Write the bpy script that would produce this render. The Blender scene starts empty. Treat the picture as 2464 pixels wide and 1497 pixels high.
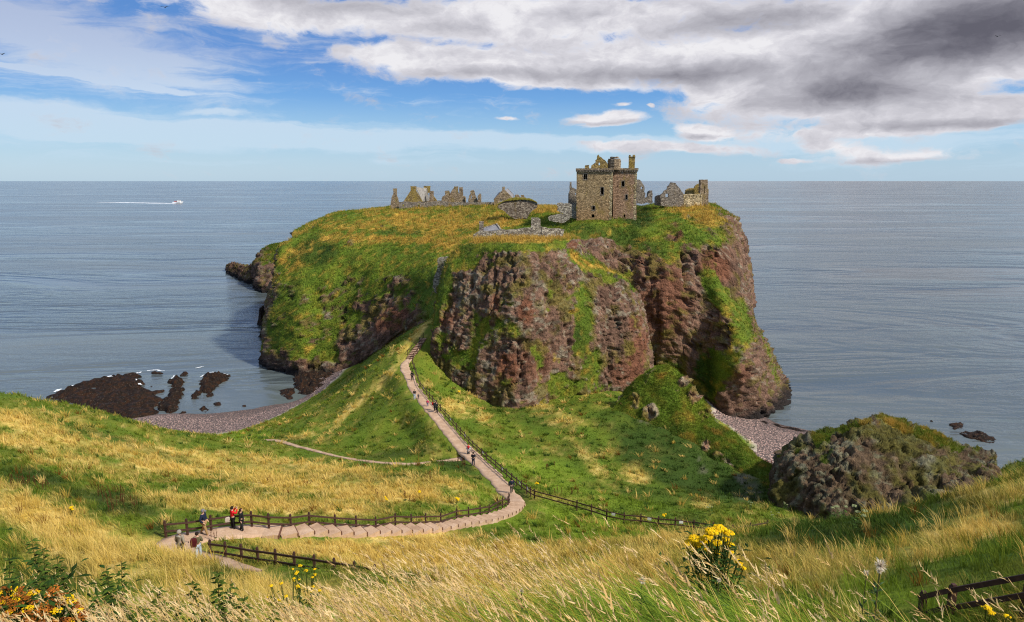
import bpy, bmesh, math, random
import numpy as np
from math import radians, sin, cos, tan, atan, pi, sqrt
from mathutils import Vector, Matrix
from mathutils.geometry import tessellate_polygon
random.seed(7); RNG=np.random.default_rng(11)
S=bpy.context.scene; COL=S.collection
# ------------------------------------------------------------------ camera
FPX=1635.0; PITCH=radians(10.85); EYE=np.array([0.,0.,62.]); CX,CY=1232.0,748.5
cam=bpy.data.cameras.new('camera'); cam.sensor_width=36; cam.lens=36*FPX/2464
cam.clip_start=0.1; cam.clip_end=250000
camo=bpy.data.objects.new('camera',cam); COL.objects.link(camo)
camo.location=EYE; camo.rotation_euler=(pi/2-PITCH,0,0); S.camera=camo
def ray(px,py):
    xr=(px-CX)/FPX; yr=-(py-CY)/FPX
    return np.array([xr,cos(PITCH)+yr*sin(PITCH),-sin(PITCH)+yr*cos(PITCH)])
def PD(px,py,d):
    r=ray(px,py); return EYE+r*(d/r[1])
def PZ(px,py,z):
    r=ray(px,py); return EYE+r*((z-EYE[2])/r[2])
def project(P):
    V=np.asarray(P,float)-EYE
    a=V[...,1]*cos(PITCH)-V[...,2]*sin(PITCH); u=V[...,1]*sin(PITCH)+V[...,2]*cos(PITCH)
    a=np.maximum(a,0.05)
    return CX+FPX*V[...,0]/a, CY-FPX*u/a
# ------------------------------------------------------------------ noise
def _hash(ix,iy,iz,s):
    h=(ix.astype(np.int64)*374761393+iy.astype(np.int64)*668265263+iz.astype(np.int64)*2147483647+s*974711)&0xffffffff
    h=((h^(h>>13))*1274126177)&0xffffffff
    h=((h^(h>>16))*2246822519)&0xffffffff
    return ((h^(h>>15))&0xffff)/65535.0
def vnoise(P,s=0):
    P=np.asarray(P,float); i=np.floor(P).astype(np.int64); f=P-i; f=f*f*f*(f*(f*6-15)+10)
    r=0
    for dx in (0,1):
        wx=f[:,0] if dx else 1-f[:,0]
        for dy in (0,1):
            wy=f[:,1] if dy else 1-f[:,1]
            for dz in (0,1):
                wz=f[:,2] if dz else 1-f[:,2]
                r=r+wx*wy*wz*_hash(i[:,0]+dx,i[:,1]+dy,i[:,2]+dz,s)
    return r*2-1
def fbm(P,scale,oct=4,s=0,rough=0.5,ridge=False):
    Q=np.asarray(P,float)/scale; a=1.0; t=0; n=0
    for k in range(oct):
        v=vnoise(Q+k*17.3,s+k*31)
        if ridge: v=1-2*np.abs(v)
        t=t+a*v; n+=a; a*=rough; Q=Q*2.03
    return t/n
def sstep(a,b,x):
    t=np.clip((np.asarray(x,float)-a)/(b-a),0,1); return t*t*(3-2*t)
def P2(x,y): return np.stack([np.asarray(x,float),np.asarray(y,float),np.zeros(np.shape(x))],-1)
# ------------------------------------------------------------------ object helpers
def link(name,me,mat=None,parent=None):
    o=bpy.data.objects.new(name,me); COL.objects.link(o)
    if mat is not None:
        if o.data and not o.data.materials: o.data.materials.append(mat)
    if parent is not None: o.parent=parent
    return o
def tag(o,label=None,cat=None,group=None,kind=None):
    if label: o['label']=label
    if cat: o['category']=cat
    if group: o['group']=group
    if kind: o['kind']=kind
    return o
def empty(name,loc,rz=0):
    o=bpy.data.objects.new(name,None); COL.objects.link(o); o.location=[float(c) for c in loc]; o.rotation_euler=(0,0,rz)
    o.empty_display_size=0.3
    return o
def fastmesh(name,V,F,cols=None,smooth=True,extra=None):
    """V (n,3); F (m,k) single-size int faces or list of such arrays"""
    me=bpy.data.meshes.new(name); V=np.ascontiguousarray(V,np.float32)
    Fs=F if isinstance(F,list) else [F]
    me.vertices.add(len(V)); me.vertices.foreach_set('co',V.ravel())
    loops=np.concatenate([f.ravel() for f in Fs]).astype(np.int32)
    sizes=np.concatenate([np.full(len(f),f.shape[1],np.int32) for f in Fs])
    starts=np.concatenate([[0],np.cumsum(sizes)[:-1]]).astype(np.int32)
    me.loops.add(len(loops)); me.loops.foreach_set('vertex_index',loops)
    me.polygons.add(len(sizes)); me.polygons.foreach_set('loop_start',starts)
    me.polygons.foreach_set('use_smooth',np.full(len(sizes),smooth,bool))
    me.update(calc_edges=True)
    if cols is not None:
        a=me.color_attributes.new('Col','FLOAT_COLOR','POINT')
        c=np.ones((len(V),4),np.float32); c[:,:cols.shape[1]]=cols; a.data.foreach_set('color',c.ravel())
    for k,v in (extra or {}).items():
        a=me.attributes.new(k,'FLOAT','POINT'); a.data.foreach_set('value',np.ascontiguousarray(v,np.float32))
    return me
class MB:
    """small mesh builder"""
    def __init__(s): s.v=[]; s.f=[]
    def add(s,vs,fs):
        n=len(s.v); s.v+= [tuple(float(c) for c in p) for p in vs]; s.f+=[tuple(n+i for i in f) for f in fs]; return s
    def box(s,c,size,rz=0,M=None):
        x,y,z=[q/2 for q in size]; pts=[]
        for a in (-x,x):
            for b in (-y,y):
                for d in (-z,z):
                    p=Vector((a,b,d))
                    if M is not None: p=M@p
                    elif rz: p=Matrix.Rotation(rz,3,'Z')@p
                    pts.append(Vector(c)+p)
        return s.add(pts,[(0,1,3,2),(4,6,7,5),(0,4,5,1),(2,3,7,6),(0,2,6,4),(1,5,7,3)])
    def bar(s,a,b,w,h=None,up=(0,0,1)):
        a=Vector(a); b=Vector(b); h=h or w; d=(b-a).normalized(); u=Vector(up)
        if abs(d.dot(u))>0.98: u=Vector((0,1,0))
        r=d.cross(u).normalized(); u=r.cross(d).normalized()
        pts=[q+r*sx*w/2+u*sz*h/2 for q in (a,b) for sx,sz in ((-1,-1),(1,-1),(1,1),(-1,1))]
        return s.add(pts,[(3,2,1,0),(4,5,6,7),(0,1,5,4),(1,2,6,5),(2,3,7,6),(3,0,4,7)])
    def tube(s,pts,rad,n=6,cap=True):
        pts=[Vector(p) for p in pts]; R=rad if hasattr(rad,'__len__') else [rad]*len(pts); rings=[]
        base=len(s.v)
        for i,p in enumerate(pts):
            t=(pts[min(i+1,len(pts)-1)]-pts[max(i-1,0)]).normalized()
            u=Vector((0,0,1)) if abs(t.z)<0.95 else Vector((1,0,0))
            a=t.cross(u).normalized(); b=t.cross(a).normalized()
            for k in range(n):
                q=p+(a*cos(2*pi*k/n)+b*sin(2*pi*k/n))*R[i]; s.v.append(tuple(q))
        for i in range(len(pts)-1):
            for k in range(n):
                A=base+i*n+k; B=base+i*n+(k+1)%n
                s.f.append((A,B,B+n,A+n))
        if cap:
            s.f.append(tuple(base+k for k in range(n))[::-1]); e=base+(len(pts)-1)*n
            s.f.append(tuple(e+k for k in range(n)))
        return s
    def slab(s,outer,holes,M,thick):
        """polygon (x,z) with holes, extruded 'thick' along local +y; M: local (x,y,z)->world"""
        loops=[outer]+list(holes); flat=[p for l in loops for p in l]
        tris=tessellate_polygon([[Vector((p[0],p[1],0)) for p in l] for l in loops])
        n=len(flat); pts=[M@Vector((x,0,z)) for x,z in flat]+[M@Vector((x,thick,z)) for x,z in flat]
        fs=[tuple(t) for t in tris]+[tuple(i+n for i in t[::-1]) for t in tris]; k=0
        for l in loops:
            m=len(l)
            for i in range(m):
                a=k+i; b=k+(i+1)%m; fs.append((a,b,b+n,a+n))
            k+=m
        return s.add(pts,fs)
    def build(s,name,mat,parent=None,smooth=False,bevel=0,world_parent=True):
        me=bpy.data.meshes.new(name); me.from_pydata(s.v,[],s.f); me.update()
        bm=bmesh.new(); bm.from_mesh(me); bmesh.ops.recalc_face_normals(bm,faces=bm.faces); bm.to_mesh(me); bm.free()
        if smooth: me.polygons.foreach_set('use_smooth',[True]*len(me.polygons))
        o=link(name,me,mat,parent)
        if parent is not None and world_parent:
            o.matrix_parent_inverse=(Matrix.Translation(parent.location)@parent.rotation_euler.to_matrix().to_4x4()).inverted()
        if bevel:
            m=o.modifiers.new('bevel','BEVEL'); m.width=bevel; m.segments=1; m.limit_method='ANGLE'
        return o
# ------------------------------------------------------------------ materials
def newmat(name):
    m=bpy.data.materials.new(name); m.use_nodes=True; nt=m.node_tree
    b=nt.nodes['Principled BSDF']; b.inputs['Roughness'].default_value=0.9; b.inputs['Specular IOR Level'].default_value=0.15
    return m,nt,b
def N(nt,t,**kw):
    n=nt.nodes.new(t)
    for k,v in kw.items():
        if k in n.inputs.keys(): n.inputs[k].default_value=v
        else: setattr(n,k,v)
    return n
def L(nt,a,b): nt.links.new(a,b)
def mathn(nt,op,a,b=None,c=None,clamp=False):
    n=nt.nodes.new('ShaderNodeMath'); n.operation=op; n.use_clamp=clamp
    for i,x in enumerate((a,b,c)):
        if x is None: continue
        if isinstance(x,(int,float)): n.inputs[i].default_value=x
        else: nt.links.new(x,n.inputs[i])
    return n.outputs[0]
def mixc(nt,fac,a,b,mode='MIX'):
    n=nt.nodes.new('ShaderNodeMix'); n.data_type='RGBA'; n.blend_type=mode; n.clamp_factor=True
    for i,x in ((0,fac),(6,a),(7,b)):
        if isinstance(x,(int,float)): n.inputs[i].default_value=x
        elif isinstance(x,tuple): n.inputs[i].default_value=(*x,1) if len(x)==3 else x
        else: nt.links.new(x,n.inputs[i])
    return n.outputs[2]
def ramp(nt,fac,stops):
    n=nt.nodes.new('ShaderNodeValToRGB'); e=n.color_ramp.elements
    while len(e)<len(stops): e.new(0.5)
    for i,(p,c) in enumerate(stops):
        e[i].position=p; e[i].color=(c,c,c,1) if isinstance(c,(int,float)) else (*c,1)
    nt.links.new(fac,n.inputs[0]); return n.outputs[0]
def mapr(nt,v,a,b,c=0.0,d=1.0):
    n=nt.nodes.new('ShaderNodeMapRange'); n.interpolation_type='SMOOTHSTEP'
    nt.links.new(v,n.inputs[0]); 
    for i,x in zip((1,2,3,4),(a,b,c,d)): n.inputs[i].default_value=x
    return n.outputs[0]
def noise(nt,scale,detail=4,rough=0.55,vec=None,dist=0.0):
    n=nt.nodes.new('ShaderNodeTexNoise'); n.inputs['Scale'].default_value=scale; n.inputs['Detail'].default_value=detail
    n.inputs['Roughness'].default_value=rough; n.inputs['Distortion'].default_value=dist
    if vec is not None: nt.links.new(vec,n.inputs['Vector'])
    return n.outputs[0]
def wpos(nt,scale=(1,1,1)):
    g=nt.nodes.new('ShaderNodeNewGeometry')
    if scale==(1,1,1): return g.outputs['Position']
    m=nt.nodes.new('ShaderNodeMapping'); m.inputs['Scale'].default_value=scale; nt.links.new(g.outputs['Position'],m.inputs[0]); return m.outputs[0]
def bump(nt,b,h,strength=0.5,dist=0.1):
    n=nt.nodes.new('ShaderNodeBump'); n.inputs['Strength'].default_value=strength; n.inputs['Distance'].default_value=dist
    nt.links.new(h,n.inputs['Height']); nt.links.new(n.outputs[0],b.inputs['Normal'])
def plain(name,col,rough=0.8,var=0.25,scale=6.0,spec=0.2):
    m,nt,b=newmat(name); n=noise(nt,scale,4,0.6,wpos(nt))
    dark=tuple(c*(1-var) for c in col); lite=tuple(min(1,c*(1+var)) for c in col)
    L(nt,ramp(nt,n,[(0.3,dark),(0.7,lite)]),b.inputs['Base Color']); b.inputs['Roughness'].default_value=rough; b.inputs['Specular IOR Level'].default_value=spec
    return m
def vcolmat(name,detail=None,rough=0.9,transl=0.0,spec=0.1):
    m,nt,b=newmat(name); a=N(nt,'ShaderNodeAttribute',attribute_name='Col'); c=a.outputs['Color']
    if detail:
        n=noise(nt,detail,5,0.65,wpos(nt)); c=mixc(nt,1.0,c,ramp(nt,n,[(0.25,0.55),(0.75,1.4)]),'MULTIPLY')
    L(nt,c,b.inputs['Base Color']); b.inputs['Roughness'].default_value=rough; b.inputs['Specular IOR Level'].default_value=spec
    if transl:
        t=N(nt,'ShaderNodeBsdfTranslucent'); L(nt,c,t.inputs[0]); mx=N(nt,'ShaderNodeMixShader'); mx.inputs[0].default_value=transl
        L(nt,b.outputs[0],mx.inputs[1]); L(nt,t.outputs[0],mx.inputs[2]); L(nt,mx.outputs[0],nt.nodes['Material Output'].inputs[0])
    return m,nt,b
# ------------------------------------------------------------------ hillside terrain (thin plate spline through surveyed points)
MAINP=[(1040,785,146),(1021,813,138),(986,863,130),(973,882,126),(985,905,120),(999,937,113),(1043,993,101),(1091,1049,91.5),(1127,1091,85),
 (1177,1134,77.5),(1213,1176,70.5),(1234,1198,67),(1245,1214,64),(1232,1231,61),(1207,1242,58.5),(1170,1253,56),(1111,1262,53),(1060,1272,50.5),
 (1002,1277,48.5),(928,1281,46.5),(874,1283,45),(818,1282,44),(782,1281,43.3),(690,1280,41.5),(602,1278,41),(515,1285,40),(471,1293,39.2),(432,1299,38.8),
 (412,1310,38.2),(420,1325,37.3),(450,1338,36.3),(520,1352,35),(600,1368,33),(680,1385,31),(760,1405,28.5),(860,1422,26),(980,1440,23.5)]
SIDEP=[(1112,1104,84.5),(1060,1112,83.5),(986,1117,83),(902,1112,85.4),(820,1100,90),(722,1076,98.5),(660,1060,107),(600,1060,112),(525,1048,124)]
def smooth_line(pts,step=0.4):
    P=np.array(pts); out=[]
    for i in range(len(P)-1):
        p0=P[max(i-1,0)];p1=P[i];p2=P[i+1];p3=P[min(i+2,len(P)-1)]
        n=max(2,int(np.linalg.norm(p2-p1)/step))
        for t in np.arange(n)/n:
            out.append(0.5*((2*p1)+(-p0+p2)*t+(2*p0-5*p1+4*p2-p3)*t*t+(-p0+3*p1-3*p2+p3)*t**3))
    out.append(P[-1]); return np.array(out)
MAINL=smooth_line([PD(*p) for p in MAINP]); SIDEL=smooth_line([PD(*p) for p in SIDEP])
_k=np.ones(9)/9
for _ln in (MAINL,SIDEL):
    _ln[4:-4,2]=np.convolve(_ln[:,2],_k,'valid')
CT=[]
def cd(px,py,d): CT.append(PD(px,py,d))
def cz(px,py,z): CT.append(PZ(px,py,z))
def cw(px,d,z):  # pixel column, distance, height
    p=PD(px,1000,d); CT.append(np.array([(px-CX)/FPX*(d*cos(PITCH)-(z-62)*sin(PITCH)),d,z]))
for p in MAINP[1::2]: cd(*p)
for p in SIDEP[2:]: cd(*p)
# viewer's knoll
for p in [(0,0,60.2),(-8,0,60.8),(8,0,60.2),(-20,-10,66),(20,-10,64),(0,-12,66),(-34,5,61),(34,5,60),(-1.3,3.2,58.9),(-3,3.2,58.8),(1,3.2,59.2),(3,3.2,59.1),
          (-1.3,5,57.75),(-2.6,5,57.7),(-4,6,56.9),(-1.8,8,55.7),(-5,8,55.8),(-3,12,53.3),(-8,12,53.6),(-6,20,48.3),(-14,20,49.0),(-12,28,45.0),
          (.5,5,58.1),(2,5,58.2),(2.9,4,58.2),(3.8,5,57.0),(5,6,56.0),(1,7,56.7),(3,7,56.7),(1,10,54.5),(0,20,48.0),(0,28,43.5),(5,9,54.4),(7.5,12,53.1),(9.5,16,51.9),(-9,6,57.4),(12,6,57.0),(40,30,52),(-45,25,54)]: CT.append(np.array(p,float))
for p in [(2300,1310,20),(2464,1265,21),(2464,1350,13),(2100,1300,44),(2300,1282,38),(2464,1200,48),(2464,1110,80),(2340,1155,75),(2200,1228,68),(2000,1250,69),
          (1900,1232,72),(1860,1190,79),(1700,1275,58),(1840,1275,56),(1500,1300,40),(1500,1350,25),
          (300,1345,30),(200,1275,36),(0,1265,35),(280,1220,44),(60,1180,46),(100,1130,52),(300,1150,62),(600,1200,56),(800,1180,62),(500,1120,80),(200,1060,68),
          (0,950,85),(0,1050,62),(200,985,92),(350,1020,102),(480,1046,112),(700,1150,66),(1000,1180,64),(900,1220,54),(1100,1150,73),
          (850,930,145),(930,830,166),(1040,770,158),(980,800,163),(900,862,180),(760,985,150),(880,1000,115),(750,1045,112),(900,1050,100),(1010,1060,95),(650,1010,148),(830,905,190),
          (1100,960,118),(1060,832,139),(1110,905,131),(1200,945,128),(1270,968,124),(1420,945,130),(1500,938,134),(1565,908,146),(1040,850,134),
          (1200,1050,98),(1300,1150,80),(1400,1050,100),(1500,1200,72),(1400,1250,62),(1290,1190,69),(1450,1235,63),(1600,1258,60),
          (1592,1000,113),(1540,1000,112),(1500,985,112),(1450,1010,106),(1660,1030,110),(1700,1060,107),(1750,1095,103),(1805,1130,98),(1862,1150,92),
          (1590,1062,101),(1540,1078,97.5),(1590,1095,95),(1655,1135,90),(1725,1172,85),(1700,1185,78),(1790,1190,82),
          (1690,960,176),(1600,905,178)]: cd(*p)
for p in [(350,125,10),(200,120,8),(200,145,-.5),(0,110,15),(0,135,-1.5),(-250,80,36),(-250,110,14),(-250,140,-3),(-500,60,42),(-500,110,10),(450,132,9),(600,140,9),
          (2464,100,12),(2464,125,-1.5),(2392,95,12),(2200,96,10),(2200,120,1),(2200,150,-2.5),(2000,92,14),(2000,115,4.5),(1900,110,9),(1830,125,5),(1830,138,3),(1750,128,6),
          (1650,130,13),(1600,140,13),(2800,60,36),(2800,100,12),(2800,140,-3),(1592,120,20),(1680,117,16),(1560,122,21),(2700,30,50)]: cw(*p)
for p in [(350,1010,1.4),(480,1046,2.3),(620,1012,1.7),(735,963,1.5),(380,997,0),(560,987,-.15),(640,971,-.1),(735,955,-.1),(480,995,-.2),(600,972,-.7),(520,982,-.6),(690,955,-.6),(300,965,-1.2),(500,950,-1.8),(640,930,-2.0),(0,860,-5),(400,820,-6),
          (560,1042,4),(1900,1088,1.8),(1735,1012,2.2),(2000,1052,0),(1870,1018,0),(1770,1005,1.2),(1960,1075,1.0),(2100,1010,-1.5),(1900,980,-1.5),(2300,1000,-2),(2100,880,-5),(2464,900,-5),(1700,880,4)]: cz(*p)
CT=np.array(CT); _C=CT[:,:2]/50.0
def _phi(r2): return 0.5*r2*np.log(r2+1e-9)
_n=len(CT); _A=np.zeros((_n+3,_n+3)); _d2=((_C[:,None]-_C[None])**2).sum(-1)
_A[:_n,:_n]=_phi(_d2)+np.eye(_n)*2e-3; _A[:_n,_n]=1; _A[:_n,_n+1:]=_C; _A[_n:,:_n]=_A[:_n,_n:].T
_w=np.linalg.solve(_A,np.concatenate([CT[:,2],np.zeros(3)]))
def tps(x,y):
    Q=np.stack([np.ravel(x),np.ravel(y)],-1)/50.0; out=np.empty(len(Q))
    for i in range(0,len(Q),20000):
        q=Q[i:i+20000]; d2=((q[:,None]-_C[None])**2).sum(-1); out[i:i+20000]=_phi(d2)@_w[:_n]+_w[_n]+q@_w[_n+1:]
    return out
def near_line(x,y,ln):
    Q=np.stack([x,y],-1); D=np.empty(len(Q)); Z=np.empty(len(Q)); l=ln[:,:2]
    for i in range(0,len(Q),20000):
        q=Q[i:i+20000]; d2=((q[:,None]-l[None])**2).sum(-1); k=d2.argmin(1); D[i:i+20000]=np.sqrt(d2[np.arange(len(q)),k]); Z[i:i+20000]=ln[k,2]
    return D,Z
def terrain(x,y):
    x=np.ravel(np.asarray(x,float)); y=np.ravel(np.asarray(y,float))
    z=tps(x,y); P=P2(x,y)
    d1,z1=near_line(x,y,MAINL); d2,z2=near_line(x,y,SIDEL)
    far=sstep(2,30,y); amp=np.clip(z/6,0.12,1)*(0.25+0.75*far)
    lump=fbm(P,14,3,3)*0.9+fbm(P,4.5,3,5)*0.45+fbm(P,1.3,2,9)*0.10
    z=z+lump*amp*sstep(1.0,5.0,np.minimum(d1,d2+0.6))
    w=1-sstep(1.3,4.5,d1); z=z*(1-w)+(z1-0.05)*w
    w=(1-sstep(0.5,2.2,d2)); z=z*(1-w)+(z2-0.03)*w
    return z
def ground(x,y): return float(terrain([x],[y])[0])
def hit(px,py,dmin=1.5,dmax=210):
    """first point of the hillside under a pixel ray"""
    r=ray(px,py); d=np.exp(np.linspace(np.log(dmin),np.log(dmax),500)); P=EYE+r[None]*(d/r[1])[:,None]
    z=terrain(P[:,0],P[:,1]); k=np.argmax(P[:,2]<z)
    if k==0: k=len(d)-1
    a=P[k-1]; b=P[k]; fa=a[2]-z[k-1]; fb=b[2]-z[k]; t=fa/(fa-fb) if fa!=fb else 0.5
    return a+(b-a)*t
YR=np.concatenate([np.linspace(-12,1.4,18,endpoint=False),np.exp(np.linspace(np.log(1.4),np.log(215),440))])
SC=np.linspace(-1,1,430); SC=np.sign(SC)*np.abs(SC)**1.08
GX=SC[None,:]*(0.92*np.maximum(YR,0)+16)[:,None]; GY=np.repeat(YR[:,None],len(SC),1)
GZ=terrain(GX,GY).reshape(GX.shape)
NR,NC=GX.shape
GP=np.stack([GX,GY,GZ],-1)
# ------------------------------------------------------------------ colour of the sward (dry / green / dark growth)
C_GREEN=np.array([.105,.165,.016]); C_BRIGHT=np.array([.175,.245,.020]); C_DARK=np.array([.035,.066,.010]); C_GOLD=np.array([.56,.385,.07]); C_STRAW=np.array([.78,.58,.19]); C_OLIVE=np.array([.20,.185,.022]); C_RUST=np.array([.26,.12,.02])
def blobs(P,lst,wob=0.35,s=40,nscale=9.0):
    px,py=project(P); dpx=fbm(P,nscale,3,s); r=np.zeros(len(P))
    for (x,y,rx,ry,a,w) in lst:
        ca,sa=cos(radians(a)),sin(radians(a)); u=(px-x)*ca+(py-y)*sa; v=-(px-x)*sa+(py-y)*ca
        q=np.sqrt((u/rx)**2+(v/ry)**2)+dpx*wob
        r=np.maximum(r,w*(1-sstep(0.45,1.15,q)))
    return r
GOLD=[(130,1060,330,60,14,.8),(420,1110,330,45,10,.75),(700,1130,300,30,7,.95),(850,1180,420,30,4,1.0),(1050,1170,150,28,8,.8),(600,1215,420,22,2,.8),(150,1270,330,70,22,1),(60,1215,220,40,25,.9),(330,1360,330,90,8,1),
      (1000,1340,420,70,0,1),(800,1320,260,26,4,.9),(1300,1420,420,90,0,1),(1750,1370,420,80,0,.9),(600,1440,400,80,0,.9),(2300,1290,260,60,-14,.95),(2400,1200,160,70,-20,.55),(1960,1370,260,50,-10,.85),
      (860,975,150,14,-42,.8),(930,905,110,12,-45,.85),(1000,810,90,9,-50,.9),(1120,990,60,26,20,.7),(1330,1000,120,26,20,.55),(1430,1120,120,22,50,.6),(1550,1120,80,45,-40,.95),(1500,1070,60,30,0,.5),(1690,1210,40,26,0,.7),(760,1040,120,16,-15,.45),(1180,955,60,20,10,.6),(1300,1080,60,12,0,.5)]
DARKG=[(1650,1120,260,85,28,1.1),(1790,1175,140,46,20,1.0),(1560,1020,90,50,30,.9),(1950,1260,160,30,0,.8),(1480,1010,70,40,0,.6),(1580,1190,140,30,8,.5),(1300,1010,160,30,15,.4),(1400,1080,90,40,0,.45),(640,1120,200,16,8,.45),(350,1080,200,14,16,.5),(80,1150,150,28,8,.9),(280,1210,140,45,12,.95),(380,1275,60,25,0,.9),(180,1190,90,30,0,.7),(1100,1120,70,20,20,.85),(1660,1250,60,20,0,.5),(2030,1290,300,45,-8,.9),(2250,1240,200,40,-15,.75),(980,1090,120,14,-8,.6),(700,1060,70,12,5,.5),(1600,1150,120,40,30,.5),(1730,1100,130,34,35,.5),(1240,1195,40,26,40,.7),(1830,1092,60,14,14,.9),(900,1150,200,14,0,.5),(120,1400,120,80,0,.7),(520,1400,110,60,0,.6)]
BRIGHT=[(650,1350,260,16,8,.8),(1330,1250,260,50,8,1),(1150,1190,120,26,-4,.9),(600,1050,90,18,0,1),(1300,1130,170,50,20,.8),(1500,1210,160,30,5,.7),(1700,990,110,50,45,.5),(1780,1080,110,25,35,.7),(1900,1180,90,30,-25,.6),(1750,1470,380,50,0,.9),(2050,1430,260,50,10,.9),(800,1290,300,10,0,.7)]
def sward(P,extra_gold=0.0):
    n1=fbm(P,6,4,21); n2=fbm(P,2.2,4,22); n3=fbm(P,0.7,3,23)
    g=blobs(P,GOLD,.45,41); dk=blobs(P,DARKG,.5,42); br=blobs(P,BRIGHT,.45,43)
    n5=fbm(P*np.array([1.6,.8,1]),.9,3,24); gw=np.clip(g*1.0-.14+n2*.8+n1*.35+n3*.45+n5*.55+extra_gold-0.05,0,1)*np.clip(1-dk*.85,0,1)*np.clip(1-br*.5,0,1)
    c=C_GREEN[None]*(1+0.0*n1[:,None]); 
    c=c+(C_BRIGHT-C_GREEN)[None]*np.clip(br*.9+n1*.6+n3*.3,0,1)[:,None]
    c=c+(C_OLIVE[None]-c)*np.clip(.35+n2*.9-br*.5,0,1)[:,None]*.8
    c=c+(C_DARK[None]-c)*np.clip(dk*1.1+np.clip(n2*1.8-.30,0,1)*.75+np.clip(n5*1.4-.3,0,1)*.5+n3*.2-.1,0,.95)[:,None]
    gc=C_GOLD[None]+(C_STRAW-C_GOLD)[None]*np.clip(.4+n3*.9,0,1)[:,None]
    c=c+(gc-c)*gw[:,None]
    return np.clip(c,0.004,.9),gw
FP=GP.reshape(-1,3)
gcol,ggold=sward(FP)
_z=FP[:,2]+fbm(FP,5,3,61)*0.8
pebble=(1-sstep(2.6,3.8,_z))
pb=np.array([.52,.42,.375])[None]*(1+.18*fbm(FP,3,3,62)[:,None])
wet=1-sstep(0.1,0.7,FP[:,2]+fbm(FP,2,3,63)*.25)
pb=pb*(1-.62*wet[:,None]); gcol=gcol*(1-pebble[:,None])+pb*pebble[:,None]
# bare earth scuffs on the knoll and its ridge, and beside the path
knr=blobs(FP,[(1660,940,26,36,50,.9),(1560,970,26,46,10,.8),(1600,1000,40,26,40,.7),(1700,1020,30,30,50,.8),(1800,1180,40,40,30,.4),(1790,1090,60,10,35,.6),(1730,1060,40,16,60,.5),(1690,1110,26,24,30,.6),(1785,1160,26,26,30,.5)],.7,44,3.0)
rk=np.array([.20,.165,.135])[None]*(1+.5*fbm(FP,.8,3,64)[:,None]); kr=np.clip(knr*1.2,0,1)*sstep(-.1,.3,fbm(FP,1.6,3,66))
gcol=gcol*(1-kr[:,None])+rk*kr[:,None]
idx=np.arange(NR*NC).reshape(NR,NC)
quads=np.stack([idx[:-1,:-1],idx[:-1,1:],idx[1:,1:],idx[1:,:-1]],-1).reshape(-1,4)
isb=(pebble[quads].min(1)>.5)
m_hill,nt,b=vcolmat('hillside_turf',5.0)
n1=noise(nt,9,6,.7,wpos(nt)); bump(nt,b,n1,.6,.25)
m_beach,nt,b=newmat('beach_pebbles')
a=N(nt,'ShaderNodeAttribute',attribute_name='Col'); v=N(nt,'ShaderNodeTexVoronoi',Scale=2.6); L(nt,wpos(nt),v.inputs['Vector'])
v2=N(nt,'ShaderNodeTexVoronoi',Scale=1.1); L(nt,wpos(nt),v2.inputs['Vector'])
sat=N(nt,'ShaderNodeSeparateColor'); L(nt,v.outputs['Color'],sat.inputs[0])
pc=ramp(nt,sat.outputs[0],[(0,(.32,.26,.26)),(.3,(.9,.78,.72)),(.6,(1.15,.88,.80)),(.8,(.6,.54,.52)),(1,(1.7,1.5,1.4))])
c=mixc(nt,1.0,a.outputs[0],pc,'MULTIPLY'); c=mixc(nt,mapr(nt,v.outputs['Distance'],.25,.55),c,(.09,.07,.065)); L(nt,c,b.inputs['Base Color'])
h=mathn(nt,'ADD',v.outputs['Distance'],v2.outputs['Distance']); bump(nt,b,h,-.9,.25)
def submesh(P,C,F):
    u,inv=np.unique(F,return_inverse=True); return P[u],C[u],inv.reshape(F.shape)
p_,c_,f_=submesh(FP,gcol,quads[~isb]); hill=link('hillside',fastmesh('hillside',p_,f_,c_),m_hill); tag(hill,'grassy hillside falling from the viewpoint to the saddle below the castle rock',kind='structure')
p_,c_,f_=submesh(FP,gcol,quads[isb]); beach=link('beach',fastmesh('beach',p_,f_,c_),m_beach); tag(beach,'pink grey pebble beaches on both sides of the grassy saddle',kind='structure')
# ------------------------------------------------------------------ paths
m_path,nt,b=newmat('path_gravel')
n1=noise(nt,.8,5,.7,wpos(nt)); n2=noise(nt,11,5,.75,wpos(nt)); c=ramp(nt,n1,[(.3,(.36,.23,.145)),(.5,(.49,.33,.215)),(.7,(.60,.43,.30))]); c=mixc(nt,1.0,c,ramp(nt,n2,[(.2,.7),(.8,1.2)]),'MULTIPLY')
L(nt,c,b.inputs['Base Color']); bump(nt,b,n2,.5,.05)
def ribbon(name,ln,half,mat,lift=.03,seed=1,drop=.25):
    n=len(ln); T=np.gradient(ln[:,:2],axis=0); T/=np.linalg.norm(T,axis=1)[:,None]+1e-9; Rr=np.stack([T[:,1],-T[:,0]],-1)
    hw=np.interp(np.arange(n),np.linspace(0,n-1,len(half)),half) if hasattr(half,'__len__') else np.full(n,half)
    us=np.array([-1.06,-1,-.6,-.2,.2,.6,1,1.06]); V=[]
    for k,u in enumerate(us):
        w=hw*(1+.40*fbm(np.stack([np.arange(n)*.4,np.full(n,np.sign(u)*5.),np.zeros(n)],-1),1.4,4,seed,.65))
        z=ln[:,2]+lift-(drop if abs(u)>1.01 else 0)+.05*fbm(np.c_[ln[:,:2]+Rr*(u*w)[:,None],np.zeros(n)],1.5,2,seed+3)
        V.append(np.c_[ln[:,:2]+Rr*(u*w)[:,None],z])
    V=np.stack(V,1); ii=np.arange(n*len(us)).reshape(n,len(us)); F=np.stack([ii[:-1,:-1],ii[1:,:-1],ii[1:,1:],ii[:-1,1:]],-1).reshape(-1,4)
    return link(name,fastmesh(name,V.reshape(-1,3),F),mat)
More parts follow.
